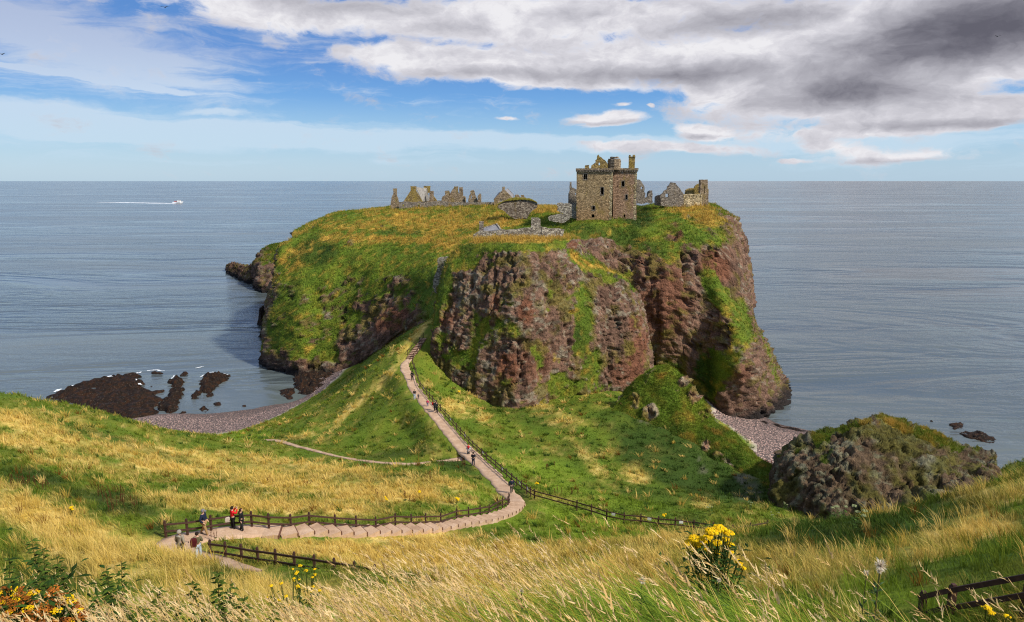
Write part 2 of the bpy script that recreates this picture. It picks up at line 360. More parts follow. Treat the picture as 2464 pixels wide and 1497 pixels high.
def lineidx(ln,px,py,d): return int(((ln-PD(px,py,d))**2).sum(1).argmin())
iA=lineidx(MAINL,986,863,130); iB=lineidx(MAINL,1245,1214,64); iC=lineidx(MAINL,602,1278,41)
path1=ribbon('path',MAINL[iA-1:iB+2],[.6,.95,.95,.9,.95,1.0,1.02,1.02,.85,.75],m_path); tag(path1,'sandy footpath along the saddle to the castle rock',kind='structure')
path2=ribbon('path',MAINL[iC-2:lineidx(MAINL,640,1376,32)],[.75,.85,.95,.9,.6,.3,.03],m_path,seed=5); tag(path2,'sandy footpath turning at the switchback below the viewpoint',kind='structure')
path3=ribbon('path',SIDEL,[.6,.28,.2,.3,.4,.45,.2,.12],m_path,seed=8,lift=.06); tag(path3,'narrow trodden path across the meadow to the beach',kind='structure')
# steps: real treads and risers along the path
m_riser=plain('step_timber',(.13,.062,.04),.85,.3,9)
def steps(name,ln,tread,half,label,landings=()):
    seg=np.r_[0,np.cumsum(np.linalg.norm(np.diff(ln[:,:2],axis=0),axis=1))]; Ltot=seg[-1]; n=int(Ltot/tread)
    e=empty(name,ln[0]); tag(e,label,'steps'); T=MB(); R=MB(); zprev=None
    for k in range(n):
        s0,s1=k*tread,(k+1)*tread
        p0=np.array([np.interp(s0,seg,ln[:,j]) for j in range(3)]); p1=np.array([np.interp(s1,seg,ln[:,j]) for j in range(3)])
        t=(p1-p0)[:2]; t/=np.linalg.norm(t); r=np.array([t[1],-t[0]]); zt=max(p0[2],p1[2])+.06 if p0[2]>=p1[2] else p1[2]+.06
        hw=half*(1+.06*random.uniform(-1,1)); sk=random.uniform(-.05,.05)
        a0=p0[:2]-t*.02;a1=p1[:2]+t*sk
        q=[(*(a0-r*hw),zt+.02),(*(a0+r*hw),zt),(*(a1+r*hw),zt-.03),(*(a1-r*hw),zt-.01)]
        T.add([*q,*[(x,y,z-.75) for x,y,z in q]],[(0,1,2,3),(0,4,5,1),(1,5,6,2),(2,6,7,3),(3,7,4,0)])
        lo=a1 if p0[2]>=p1[2] else a0; sg=1 if p0[2]>=p1[2] else -1
        R.bar((*(lo-r*(hw+.04)+t*sg*.035),zt-.14),(*(lo+r*(hw+.04)+t*sg*.035),zt-.14),.07,.24)
    T.build('tread',m_path,e); R.build('riser',m_riser,e); return e
steps('steps',MAINL[iB:iC],.98,.74,'long flight of timber edged gravel steps beside the wooden rail fence')
steps('steps',MAINL[lineidx(MAINL,1021,813,138):iA+1][::-1],.62,.62,'short far flight of steps climbing towards the castle gate')
# ------------------------------------------------------------------ rock masses as closed sheets (columns run from the foot up over the top and down the far side)
def cr_resample(P,n):
    P=np.asarray(P,float); s=np.r_[0,np.cumsum(np.linalg.norm(np.diff(P,axis=0),axis=1))]; s/=s[-1]
    M=smooth_line(list(P),step=np.linalg.norm(np.diff(P,axis=0),axis=1).sum()/400.)
    t=np.r_[0,np.cumsum(np.linalg.norm(np.diff(M,axis=0),axis=1))]; t/=t[-1]; q=np.linspace(0,1,n)
    return np.stack([np.interp(q,t,M[:,k]) for k in range(3)],-1)
def normals(G):
    du=np.gradient(G,axis=0); dv=np.gradient(G,axis=1); n=np.cross(du,dv); return n/(np.linalg.norm(n,axis=-1,keepdims=True)+1e-9)
def sheet(cols,back,nu,nv,nb):
    front=[];bk=[]
    for c in cols:
        W=[np.array(p) if p[0]=='w' else PD(*p) for p in c] if False else [PD(*p) if len(p)==3 else np.array(p[1:],float) for p in c]
        W[0:0]=[W[0]+np.array([0,-.8,-6.])]
        front.append(cr_resample(W,nv)); s=W[-1]; dr=s[:2]/np.linalg.norm(s[:2])
        bb=back(c) if callable(back) else back; B=[s]+[np.array([*(s[:2]+dr*db),(s[2]+dz if dz>-90 else -6.)]) for db,dz in bb]
        bk.append(cr_resample(B,nb))
    A=np.concatenate([np.array(front),np.array(bk)[:,1:]],1)   # cols x rows x3
    out=np.empty((nu,A.shape[1],3))
    mid=A[:,:nv].mean(1); s=np.r_[0,np.cumsum(np.linalg.norm(np.diff(mid,axis=0),axis=1))+3]; s/=s[-1]
    q=np.linspace(0,1,nu)
    for r in range(A.shape[1]):
        P=A[:,r]; k=np.clip(np.searchsorted(s,q,side='right')-1,0,len(s)-2); t=((q-s[k])/(s[k+1]-s[k]))[:,None]
        p0=P[np.maximum(k-1,0)];p1=P[k];p2=P[k+1];p3=P[np.minimum(k+2,len(s)-1)]
        out[:,r]=0.5*((2*p1)+(-p0+p2)*t+(2*p0-5*p1+4*p2-p3)*t*t+(-p0+3*p1-3*p2+p3)*t**3)
    return out
C_ROCK=np.array([.215,.125,.085]); C_RED=np.array([.215,.088,.048]); C_LICH=np.array([.34,.30,.215]); C_WET=np.array([.030,.024,.022]); C_MOSS=np.array([.175,.15,.025])
ROCKDATA=[]
def rockmass(name,G,green,rock,red,label,amp=1.0,nzg=(.40,.68),gold=(),dark=(),nback=0,lich=.5,low=5,shade=1.0,cs=1.0,tint=(1,1,1)):
    nu,nv=G.shape[:2]; n=normals(G); 
    if (n[...,2].mean()<0): n=-n
    P=G.reshape(-1,3); Nn=n.reshape(-1,3)
    gb=blobs(P,green,.85,71,4.5); rb=blobs(P,rock,.8,72,4.5) if rock else 0
    nz=Nn[:,2]; n1=fbm(P,5,4,73); n2=fbm(P,1.8,3,74)
    n4=fbm(P,.75,3,174); crev=fbm(P*np.array([1,1,.32])/cs,2.1,4,175,ridge=True)
    gm=sstep(nzg[0],nzg[1],nz+n1*.50+n2*.42+n4*.32+gb*.62-rb*.7)
    gm=gm*sstep(low-2,low+1,P[:,2]+n1*2)
    rm=1-gm
    Q=P*np.array([1,1,.28])/cs; Pc=P/cs; jnt=1-np.abs(fbm(P*np.array([1,1,.10])/cs,4.5,3,178))*2.6; bed=P[:,2]*1.0+P[:,0]*.22+fbm(P,9,2,179)*2.5; bed=(bed/1.7)%1.0
    dis=(fbm(Q,6.5,3,75,ridge=True)*1.25-.6*sstep(.32,.75,crev)-1.15*sstep(.80,.97,jnt)+fbm(Q,2.4,3,76,ridge=True)*.6+fbm(Pc,1.1,3,77)*.40+fbm(Pc,.5,2,176,ridge=True)*.22+.13*sstep(.1,.5,bed)*(1-sstep(.78,.95,bed)))*rm+(fbm(P,5,3,78)*.55+fbm(P,1.6,3,79)*.35+.25)*gm
    edge=np.ones((nu,nv)); edge[:2]=.3; edge[-2:]=.3
    P=P+Nn*(dis*amp*edge.ravel())[:,None]
    # colours
    col=C_ROCK[None]*(1+.5*n2[:,None]+.45*n4[:,None]); rd=np.clip(blobs(P,red,.5,80,6)*1.1+np.clip(n1*.8-.1,0,1)*.35,0,1)*.85; col=col+(C_RED[None]*(1+.3*n2[:,None])-col)*rd[:,None]
    lc=sstep(.02,.30,fbm(P,.8,3,81)*.9+fbm(P,6,2,82)*.35+(lich-.5)*.6-rd*.25-.12); col=col+(C_LICH[None]-col)*lc[:,None]*.75
    ms=sstep(.05,.4,fbm(P,2.6,3,83)+gb*.3+nz*.25-.1); col=col+(C_MOSS[None]-col)*ms[:,None]*.72
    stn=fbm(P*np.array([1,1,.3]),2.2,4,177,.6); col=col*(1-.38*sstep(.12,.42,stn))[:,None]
    wt=1-sstep(1.0,4.2,P[:,2]+n1*1.5+n2*.7); col=col+(C_WET[None]-col)*wt[:,None]
    go=blobs(P,gold,.5,84,7) if len(gold) else np.zeros(len(P)); dk=blobs(P,dark,.5,85,7) if len(dark) else np.zeros(len(P))
    gcl=C_GREEN[None]*1.05+(C_BRIGHT-C_GREEN)[None]*np.clip(n1*.8+.1,0,1)[:,None]
    gcl=gcl+(C_OLIVE[None]-gcl)*np.clip(.25+n2*.9+n1*.4,0,1)[:,None]*.75
    gcl=gcl+(C_DARK[None]-gcl)*np.clip(dk*.9+np.clip(fbm(P,3,3,86)*1.6-.2,0,1)*.6,0,1)[:,None]
    gw=np.clip(go*1.05-.27+n2*.9+fbm(P,3.2,3,87)*.7+fbm(P*np.array([1.8,1,1]),1.1,3,88)*.6,0,1); gcl=gcl+((C_GOLD*np.array([.84,.76,.70]))[None]*(1+.45*n2[:,None])-gcl)*gw[:,None]
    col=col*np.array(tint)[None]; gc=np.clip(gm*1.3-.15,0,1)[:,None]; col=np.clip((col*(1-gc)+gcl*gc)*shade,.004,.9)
    ii=np.arange(nu*nv).reshape(nu,nv); F=np.stack([ii[:-1,:-1],ii[1:,:-1],ii[1:,1:],ii[:-1,1:]],-1).reshape(-1,4)
    o=link(name,fastmesh(name,P,F,col,extra={'rockiness':rm}),m_rock); tag(o,label,kind='structure')
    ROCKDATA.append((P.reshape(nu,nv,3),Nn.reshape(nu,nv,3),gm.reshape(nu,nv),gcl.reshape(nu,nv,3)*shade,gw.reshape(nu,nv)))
    return o
m_rock,nt,b=newmat('cliff_conglomerate')
a=N(nt,'ShaderNodeAttribute',attribute_name='Col'); rk_=N(nt,'ShaderNodeAttribute',attribute_name='rockiness')
pv=wpos(nt); vv=N(nt,'ShaderNodeTexVoronoi',Scale=1.5); L(nt,pv,vv.inputs['Vector']); n1=noise(nt,2.6,6,.72,pv); n2=noise(nt,.9,5,.65,wpos(nt,(1,1,.35)))
d1=ramp(nt,n1,[(.25,.35),(.5,1.0),(.75,1.55)]); d2=ramp(nt,n2,[(.3,.55),(.65,1.25)]); c=mixc(nt,1.0,a.outputs[0],d1,'MULTIPLY'); c=mixc(nt,mathn(nt,'MULTIPLY_ADD',rk_.outputs['Fac'],.75,.2),c,mixc(nt,1.0,c,d2,'MULTIPLY'))
L(nt,c,b.inputs['Base Color']); hh=mathn(nt,'ADD',mathn(nt,'MULTIPLY',vv.outputs['Distance'],-.5),mathn(nt,'ADD',n1,mathn(nt,'MULTIPLY',n2,1.6))); bump(nt,b,hh,.85,.7)
# --- headland
HC=[
 [('w',-78,300,0),('w',-80,300,15),('w',-82,302,28),('w',-84,305,38),('w',-76,312,44)],
 [(641,857,237),(639,824,238),(648,754,240),(663,672,242),(674,610,244),(689,591,247),(712,577,256)],
 [(696,902,214),(699,830,216),(700,740,221),(705,660,230),(715,605,240),(735,568,252),(752,548,262)],
 [(770,902,212),(770,820,216),(775,740,219),(780,660,225),(785,600,235),(793,560,246),(805,517,264)],
 [(838,895,210),(840,820,213),(845,740,217),(850,660,222),(855,600,230),(862,555,243),(885,506,270)],
 [(903,870,207),(903,815,204),(906,740,211),(910,660,216),(917,600,226),(925,550,242),(942,500,272)],
 [(985,830,198),(985,770,194),(983,715,203),(985,650,209),(988,600,220),(995,550,238),(1010,495,275)],
 [(1045,800,172),(1045,745,178),(1045,700,188),(1047,650,198),(1052,600,212),(1070,550,232),(1100,493,272)],
 [(1110,780,170),(1110,745,176),(1115,680,186),(1125,620,200),(1145,560,218),(1170,522,238),(1200,491,264)],
 [(1250,760,166),(1250,700,174),(1250,640,184),(1250,575,200),(1250,540,218),(1250,521,236),(1262,500,262)],
 [(1345,760,170),(1342,710,175),(1340,660,180),(1345,580,195),(1350,546,208),(1352,523,222),(1322,498,246)],
 [(1430,780,176),(1430,720,180),(1432,650,186),(1437,600,194),(1440,565,201),(1440,530,210),(1440,513,245)],
 [(1520,905,186),(1520,800,187),(1515,700,189),(1510,620,194),(1505,570,202),(1500,528,211),(1510,512,245)],
 [(1600,895,184),(1605,800,183),(1605,700,185),(1600,620,190),(1590,555,200),(1580,512,214),(1598,488,232)],
 [(1690,965,178),(1690,850,181),(1692,750,184),(1687,680,187),(1680,600,191),(1670,540,199),(1662,488,228)],
 [(1738,1008,171),(1752,930,171),(1762,830,173),(1748,740,180),(1736,660,190),(1735,590,194),(1735,530,203),(1715,492,224)],
 [(1800,1006,171),(1808,920,172),(1802,820,176),(1796,770,188),(1786,700,198),(1776,630,202),(1765,560,206),(1745,512,218)],
 [(1868,992,178),(1860,930,186),(1832,845,196),(1805,775,208),(1795,700,213),(1785,630,216),(1773,560,218),(1757,520,222)],
 [(1876,925,203),(1868,895,208),(1842,850,216),(1818,800,222),(1800,740,228),(1790,660,232),(1775,580,234),(1755,535,236)],
 [('w',72,262,0),('w',70,262,14),('w',68,264,28),('w',66,266,42),('w',60,268,50)],
]
HG=sheet(HC,[(8,0),(26,-.4),(50,-1.5),(66,-14),(74,-99)],330,240,34); hp_,_q=project(HG); HG[...,2]-=1.3*sstep(41,49,HG[...,2])*(1-np.exp(-((hp_-1465)/95)**4))
GRN=[(690,800,50,80,0,1.0),(760,820,70,60,0,.85),(850,770,50,50,0,.8),(800,760,60,60,0,.55),(870,720,50,40,0,.6),(760,640,110,90,0,.9),(900,620,130,90,0,.9),(1010,650,60,130,0,.9),(760,760,90,70,0,.5),(900,690,60,40,0,.7),(1000,740,50,60,0,.9),(690,760,40,110,0,.5),(1480,560,130,40,10,.9),(1560,580,70,50,40,.7),(1650,600,60,80,60,.55),(1740,720,26,110,-38,1.3),(1700,900,70,80,20,1.3),(1620,890,70,22,10,1.1),(1760,870,50,40,0,.7),(1700,960,60,26,0,1.0),(1600,560,60,40,0,.6),(1790,810,30,20,0,.8),(1765,965,20,40,-20,.7),(1640,870,40,30,0,.6)]
RCK=[(940,760,75,50,-30,1.2),(880,810,70,40,-30,.8),(730,880,80,18,0,.8),(1640,720,70,120,0,1.3),(1560,700,60,110,0,1.2),(1760,640,40,130,0,1.0),(1620,560,26,30,0,1.0),(1690,620,36,60,0,.8),(1730,560,60,20,20,.4),(1840,950,40,50,0,1.2),(1790,930,50,70,30,.9),(1470,615,100,46,10,.9),(1440,575,60,20,10,.45),(1440,600,40,30,0,.4),(1560,640,60,50,0,.6),(1700,820,30,40,0,.4),(850,588,14,12,0,1.4)]
RED=[(945,765,60,36,-30,1),(1600,720,80,120,0,.75),(1720,640,46,60,0,1),(1640,560,30,30,0,1),(1790,900,30,30,0,.6)]
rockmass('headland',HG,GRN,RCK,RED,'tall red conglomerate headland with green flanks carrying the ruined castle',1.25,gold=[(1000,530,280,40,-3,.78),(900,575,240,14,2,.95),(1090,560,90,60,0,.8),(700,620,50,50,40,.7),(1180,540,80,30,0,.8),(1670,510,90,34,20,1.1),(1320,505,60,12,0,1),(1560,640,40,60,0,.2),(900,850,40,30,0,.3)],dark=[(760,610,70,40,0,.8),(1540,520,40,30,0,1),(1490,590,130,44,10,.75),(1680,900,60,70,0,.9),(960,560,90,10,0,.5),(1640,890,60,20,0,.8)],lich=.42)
# --- fin of rock in front
FC=[
 [('w',-17.2,160,22),('w',-16.8,160,34),('w',-14.4,166,42),('w',-11.2,172,46.5)],
 [(1045,800,136),(1048,760,138),(1056,717,140),(1073,640,146),(1091,600,152),(1112,580,158)],
 [(1075,870,130),(1078,800,133),(1085,720,137),(1100,650,142),(1115,605,147),(1130,582,151),(1143,569,157)],
 [(1136,922,126),(1140,840,130),(1150,750,134),(1160,670,138),(1170,610,143),(1175,582,147),(1185,568,155)],
 [(1200,952,122),(1200,880,126),(1200,780,131),(1205,690,136),(1210,615,141.5),(1212,582,146),(1220,568,154)],
 [(1262,975,120),(1260,900,124),(1258,800,129),(1258,700,134),(1258,620,140),(1258,582,145),(1262,568,153)],
 [(1345,942,126),(1345,860,128),(1340,770,132),(1340,690,137),(1342,620,143),(1343,585,148),(1345,570,154)],
 [(1410,950,128),(1405,860,131),(1402,780,135),(1400,710,140),(1400,665,145),(1398,636,149),(1394,604,157),(1388,575,162)],
 [(1456,942,132),(1460,860,134),(1460,780,137),(1460,720,141),(1460,685,146),(1463,648,153)],
 [(1508,945,133),(1512,860,135),(1512,790,138),(1510,740,142),(1507,700,147),(1502,668,153)],
 [(1546,924,138),(1543,860,140),(1540,810,142),(1536,770,146),(1530,735,149),(1522,695,154)],
 [(1568,905,145),(1562,860,149),(1554,812,152),(1547,765,154),(1538,730,156),(1528,704,158)],
 [(1556,890,166),(1552,850,168),(1545,800,170),(1538,760,171),(1530,735,172),(1520,712,172)],
]
def steepen(cols,k):
    out=[]
    for c in cols:
        if len(c[0])==4: out.append(c); continue
        b=c[0][2]; out.append([(x,y,b+(d-b)*k) for x,y,d in c])
    return out
FC=steepen(FC,.48)
def fin_back(c):
    px=c[-1][0] if len(c[-1])==3 else 0; t=float(sstep(1385,1455,px)); A_=[(8,-.3),(18,-1.0),(30,-2.2),(40,-5),(52,-16)]; B_=[(2.5,-1.2),(6,-5),(12,-11),(20,-17),(34,-26)]
    return [(a[0]*(1-t)+b_[0]*t,a[1]*(1-t)+b_[1]*t) for a,b_ in zip(A_,B_)]
FG=sheet(FC,fin_back,280,200,26); FG[...,2]-=1.0*sstep(44,48,FG[...,2])
FGRN=[(1385,625,34,10,45,1.5),(1450,645,46,10,8,1.6),(1500,662,26,10,30,1.5),(1526,692,10,20,-20,1.2),(1180,590,110,24,0,.8),(1110,625,40,50,-60,.7),(1300,590,60,20,0,.6),(1402,790,27,110,6,1.25),(1425,880,16,60,-8,.8),(1385,735,30,36,30,.5),(1230,790,60,30,35,.75),(1290,860,18,110,-10,.8),(1110,860,40,50,30,1.1),(1090,800,40,60,40,.5),(1160,800,50,60,45,.55),(1064,690,26,110,12,1.3),(1085,610,30,40,-50,.9),(1350,930,90,26,0,.9),(1200,700,60,60,20,.3),(1420,930,60,30,0,.8),(1330,680,20,40,0,.5),(1310,560,100,20,0,.8),(1420,880,30,60,0,.9)]
FRCK=[(1440,700,60,26,30,.9),(1350,690,30,60,0,.6),(1480,760,30,60,0,.8),(1230,660,120,50,0,.45),(1330,640,70,40,0,.5),(1150,680,50,50,0,.5),(1440,720,50,50,0,.3),(1190,730,20,50,0,1),(1265,735,30,50,0,1.1),(1500,800,40,120,0,1.2),(1540,860,26,90,0,1.3),(1230,880,90,50,0,.6),(1090,750,36,50,0,.8),(1120,900,22,26,0,.6),(1300,800,70,60,0,.5),(1380,590,16,14,0,1.4),(1265,940,60,26,0,1.0)]
FRED=[(1192,735,13,40,4,1.4),(1265,745,24,40,0,1.1),(1535,870,22,70,8,1.6),(1530,775,18,22,0,1.2),(1380,590,14,12,0,1.6),(1230,910,20,60,0,.9),(1070,760,40,40,0,.8),(1280,880,40,60,30,.6),(1500,900,30,40,0,.7),(1205,900,14,46,10,1.2)]
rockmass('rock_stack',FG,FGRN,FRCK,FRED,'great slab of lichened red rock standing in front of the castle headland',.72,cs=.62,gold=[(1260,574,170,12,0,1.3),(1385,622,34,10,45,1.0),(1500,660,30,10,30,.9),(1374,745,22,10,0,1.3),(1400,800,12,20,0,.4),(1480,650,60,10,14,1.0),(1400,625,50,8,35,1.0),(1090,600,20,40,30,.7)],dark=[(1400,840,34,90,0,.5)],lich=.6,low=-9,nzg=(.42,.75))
# --- grassy knoll with a ridge
NC_=[[(1462,1012,106),(1475,990,109),(1488,972,111.5),(1496,960,113)],
 [(1480,1008,107),(1490,975,110),(1500,955,112.5),(1508,940,114)],[(1500,1045,102),(1520,985,107.5),(1535,945,111),(1545,912,113)],[(1540,1080,97),(1560,1010,104),(1575,950,109.5),(1592,897,113)],[(1585,1096,95),(1605,1020,102.5),(1620,955,108),(1632,905,112)],
 [(1620,1118,92.5),(1640,1040,100),(1655,985,106),(1664,938,110.5)],[(1650,1138,90),(1670,1070,97),(1685,1020,103),(1694,972,109)],[(1680,1158,87.5),(1700,1095,94.5),(1710,1050,100),(1716,1018,105)],
 [(1720,1177,85),(1740,1120,91.5),(1752,1075,97),(1761,1046,101)],[(1780,1190,82),(1795,1145,88),(1804,1115,92),(1814,1097,95.5)],[(1840,1196,80),(1850,1165,84.5),(1857,1148,87.5),(1864,1130,90.5)],[(1880,1200,79.5),(1885,1180,82.5),(1890,1165,85.5),(1893,1152,88)]]
NC_=[[(x,y,c[-1][2]-(c[-1][2]-d)*.62) for x,y,d in c] for c in NC_]
NG=sheet(NC_,[(1.6,-.5),(4.5,-4.5),(9,-10),(15,-18),(24,-30)],220,110,26); _x,_y=project(NG); NG[...,2]+=1.0*np.exp(-((_x-1600)/55)**2)*sstep(22,27,NG[...,2])
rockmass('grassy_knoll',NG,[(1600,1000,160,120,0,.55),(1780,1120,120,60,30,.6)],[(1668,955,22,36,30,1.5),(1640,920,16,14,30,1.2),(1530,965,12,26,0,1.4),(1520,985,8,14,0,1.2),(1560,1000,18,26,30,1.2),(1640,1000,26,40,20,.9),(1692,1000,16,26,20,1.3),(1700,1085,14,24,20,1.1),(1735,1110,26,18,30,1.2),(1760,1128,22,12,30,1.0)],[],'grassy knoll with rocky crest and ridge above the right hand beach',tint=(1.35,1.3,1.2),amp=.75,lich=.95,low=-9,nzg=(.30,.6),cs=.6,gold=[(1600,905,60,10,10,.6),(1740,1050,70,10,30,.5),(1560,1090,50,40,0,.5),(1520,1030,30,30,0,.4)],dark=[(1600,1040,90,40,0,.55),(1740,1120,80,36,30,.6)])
# --- outcrop at lower right
OC=[
 [('w',36.5,86,18),('w',36.8,88,22),('w',37.5,90,24)],
 [(1859,1212,76.5),(1862,1170,78),(1867,1135,79.5),(1876,1117,82)],
 [(1900,1226,74),(1897,1170,75.5),(1898,1120,77.5),(1908,1080,81)],
 [(1960,1232,71.5),(1958,1170,73.5),(1960,1110,76),(1966,1062,79.5)],
 [(1998,1254,69),(2000,1180,72),(2008,1100,75.5),(2016,1052,79)],
 [(2066,1246,68.5),(2066,1170,71.5),(2070,1080,75.5),(2080,1019,79.5)],
 [(2130,1246,68),(2130,1170,71.5),(2130,1080,75.5),(2128,1018,79.5)],
 [(2208,1234,67.5),(2206,1170,71),(2200,1090,75.5),(2180,1034,79)],
 [(2287,1208,67.5),(2280,1160,71),(2268,1105,75),(2250,1060,79)],
 [(2330,1178,69),(2330,1150,72),(2325,1118,76),(2318,1091,79)],
 [(2400,1135,74),(2400,1128,75.5),(2398,1120,78),(2396,1109,80)],
]
OG=sheet(OC,[(4,-.6),(9,-4),(16,-12),(22,-26)],230,110,22)
rockmass('rock_outcrop',OG,[(2060,1030,80,12,-20,.7),(2210,1050,110,14,24,.7),(1985,1080,26,60,-10,.6),(1900,1090,60,14,-20,.7),(2200,1215,24,18,0,1.2),(2180,1170,14,14,0,.8),(2080,1160,30,40,0,.35)],[(1930,1160,90,80,0,1.3),(2090,1160,150,110,0,1.3),(2250,1150,90,60,10,1.2)],[(2200,1160,60,30,0,.4)],'lichened rock outcrop, darkened as if in shade, with a grassy crest above the right hand beach',.55,lich=.8,low=-9,nzg=(.92,1.25),gold=[(2150,1040,160,14,16,.5)],shade=.80,cs=.5,tint=(.80,.92,.82))  # shade darkens rock and grass colour alike, standing in for the shaded face
# --- far cape beyond the headland on the left
KC=[
 [(545,652,470),(545,650,472),(546,647,476)],
 [(556,656,455),(556,648,462),(557,637,470)],
 [(590,668,420),(590,655,428),(592,642,440)],
 [(612,680,408),(612,660,416),(614,637,425)],
 [(623,700,382),(622,665,392),(620,630,402),(628,607,412)],
 [(645,705,376),(642,660,388),(642,620,400),(648,594,412)],
 [(672,705,372),(670,660,388),(670,620,400),(672,587,414)],
 [(705,705,372),(705,660,388),(705,610,400),(705,582,414)],
]
KG=sheet(KC,[(12,-2),(30,-14),(44,-99)],90,60,16)
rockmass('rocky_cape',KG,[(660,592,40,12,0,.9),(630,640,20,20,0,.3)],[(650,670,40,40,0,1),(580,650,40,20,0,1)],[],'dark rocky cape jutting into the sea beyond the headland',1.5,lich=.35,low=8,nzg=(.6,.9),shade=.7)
# ------------------------------------------------------------------ sea
m_sea,nt,b=newmat('sea_water')
pv=wpos(nt); w1=noise(nt,.55,3,.6,wpos(nt,(1,1.6,1))); w2=noise(nt,.11,3,.6,wpos(nt,(.7,1.9,1))); w3=noise(nt,.02,3,.55,wpos(nt,(.5,2.2,1)),dist=.6)
big=noise(nt,.0042,4,.6,wpos(nt,(.35,2.0,1)),dist=.8)
c=ramp(nt,big,[(.36,(.048,.066,.074)),(.5,(.088,.110,.114)),(.66,(.145,.168,.160))])
shal=N(nt,'ShaderNodeAttribute',attribute_name='Col')
L(nt,c,b.inputs['Base Color']); b.inputs['IOR'].default_value=1.33; b.inputs['Specular IOR Level'].default_value=.6
L(nt,ramp(nt,big,[(.38,.10),(.62,.26)]),b.inputs['Roughness'])
patch=noise(nt,.011,4,.6,wpos(nt,(.5,1.5,1)),dist=1.0); pf=mapr(nt,patch,.36,.62,.25,1.25)
h=mathn(nt,'ADD',mathn(nt,'MULTIPLY',w1,.35),mathn(nt,'ADD',mathn(nt,'MULTIPLY',w2,1.3),mathn(nt,'MULTIPLY',w3,3.0))); h=mathn(nt,'MULTIPLY',h,pf)
bump(nt,b,h,.55,1.0)
sx=np.r_[-90000,-12000,-2500,np.linspace(-700,700,29),2500,12000,90000]; sy=np.r_[-3000,-200,np.linspace(60,900,29),2500,8000,30000,140000]
SX,SY=np.meshgrid(sx,sy); ii=np.arange(SX.size).reshape(SX.shape); F=np.stack([ii[:-1,:-1],ii[:-1,1:],ii[1:,1:],ii[1:,:-1]],-1).reshape(-1,4)
sea=link('sea',fastmesh('sea',np.stack([SX.ravel(),SY.ravel(),np.zeros(SX.size)],-1),F),m_sea); tag(sea,'grey blue North sea reaching to the horizon',kind='structure')
sea['label']='calm grey blue sea reaching to the horizon'
# ------------------------------------------------------------------ reef rocks at low tide
m_reef,nt,b=newmat('weedy_reef_rock'); pv=wpos(nt); n1=noise(nt,.9,5,.65,pv); n2=noise(nt,4,5,.7,pv)
c=ramp(nt,n1,[(.3,(.007,.006,.005)),(.5,(.018,.010,.006)),(.62,(.042,.017,.007)),(.75,(.010,.009,.007))]); c=mixc(nt,mapr(nt,n2,.60,.68),c,(.22,.19,.15)); L(nt,c,b.inputs['Base Color']); b.inputs['Roughness'].default_value=.7; b.inputs['Specular IOR Level'].default_value=.15
bump(nt,b,mathn(nt,'ADD',n1,n2),.8,.4)
def inpoly(x,y,poly):
    r=np.zeros(x.shape,bool); n=len(poly)
    for i in range(n):
        x0,y0=poly[i];x1,y1=poly[(i+1)%n]
        k=((y0>y)!=(y1>y))&(x<(x1-x0)*(y-y0)/(y1-y0+1e-12)+x0); r^=k
    return r
def polydist(x,y,poly):
    d=np.full(x.shape,1e9); n=len(poly)
    for i in range(n):
        a=np.array(poly[i]);b_=np.array(poly[(i+1)%n]); ab=b_-a; t=np.clip(((x-a[0])*ab[0]+(y-a[1])*ab[1])/(ab@ab+1e-9),0,1)
        d=np.minimum(d,np.hypot(x-a[0]-t*ab[0],y-a[1]-t*ab[1]))
    return d
def reef(pix,hgt,label,group=None,res=None,rag=1.2,seed=0):
    pw=[PZ(x,y,0)[:2] for x,y in pix]; A=np.array(pw); x0,y0=A.min(0)-2; x1,y1=A.max(0)+2
    res=res or max(.25,min(1.0,(x1-x0)/60)); X,Y=np.meshgrid(np.arange(x0,x1,res),np.arange(y0,y1,res))
    Pn=P2(X.ravel(),Y.ravel()); 
    d=polydist(X,Y,pw)*np.where(inpoly(X,Y,pw),1,-1); d=d+(fbm(Pn,4,5,90+seed,.62)*rag*2.6).reshape(X.shape)
    Z=np.where(d>0,1.5*hgt*(1-np.exp(-np.maximum(d,0)/.9))*(.32+1.1*(fbm(Pn,2.4,4,95+seed,ridge=True)).reshape(X.shape)),-.5)
    Z=np.where(d<=0,np.maximum(-1.2,d*.8-.12),Z)
    ii=np.arange(X.size).reshape(X.shape); F=np.stack([ii[:-1,:-1],ii[:-1,1:],ii[1:,1:],ii[1:,:-1]],-1).reshape(-1,4)
    F=F[Z.ravel()[F].max(1)>-.35]
    V=np.stack([X.ravel(),Y.ravel(),Z.ravel()],-1); u,inv=np.unique(F,return_inverse=True)
    if len(u)<4: return
    o=link('reef_rock',fastmesh('reef_rock',V[u],inv.reshape(F.shape)),m_reef); tag(o,label,'rock',group); return o
c1b=lambda x,y:(x/2.0508*.60156,(1400+y/2.0508)*.60156)
GR='low tide rocks in the left bay'
reef([c1b(*p) for p in [(330,395),(480,340),(650,290),(900,225),(1080,205),(1200,215),(1120,240),(1170,300),(1240,340),(1310,350),(1320,410),(1290,470),(1270,540),(1180,575),(1000,570),(760,490),(560,440),(420,420)]],1.0,'broad flat brown weed covered reef, largest rock in the left bay',GR,seed=1)
reef([c1b(*p) for p in [(1400,250),(1450,215),(1500,250),(1510,295),(1480,360),(1440,430),(1490,500),(1480,525),(1330,525),(1300,490),(1350,430),(1390,370),(1430,300)]],1.1,'long narrow dark reef pointing out to sea beside the broad brown reef',GR,seed=2)
reef([c1b(*p) for p in [(1650,215),(1740,195),(1860,195),(1880,220),(1840,260),(1770,290),(1760,380),(1720,395),(1670,350),(1630,310)]],1.0,'dark reef shaped like a boot in the middle of the left bay',GR,seed=3)
reef([c1b(*p) for p in [(1560,360),(1610,330),(1640,345),(1640,400),(1580,408)]],.9,'rounded dark rock just left of the boot shaped reef',GR,seed=4)
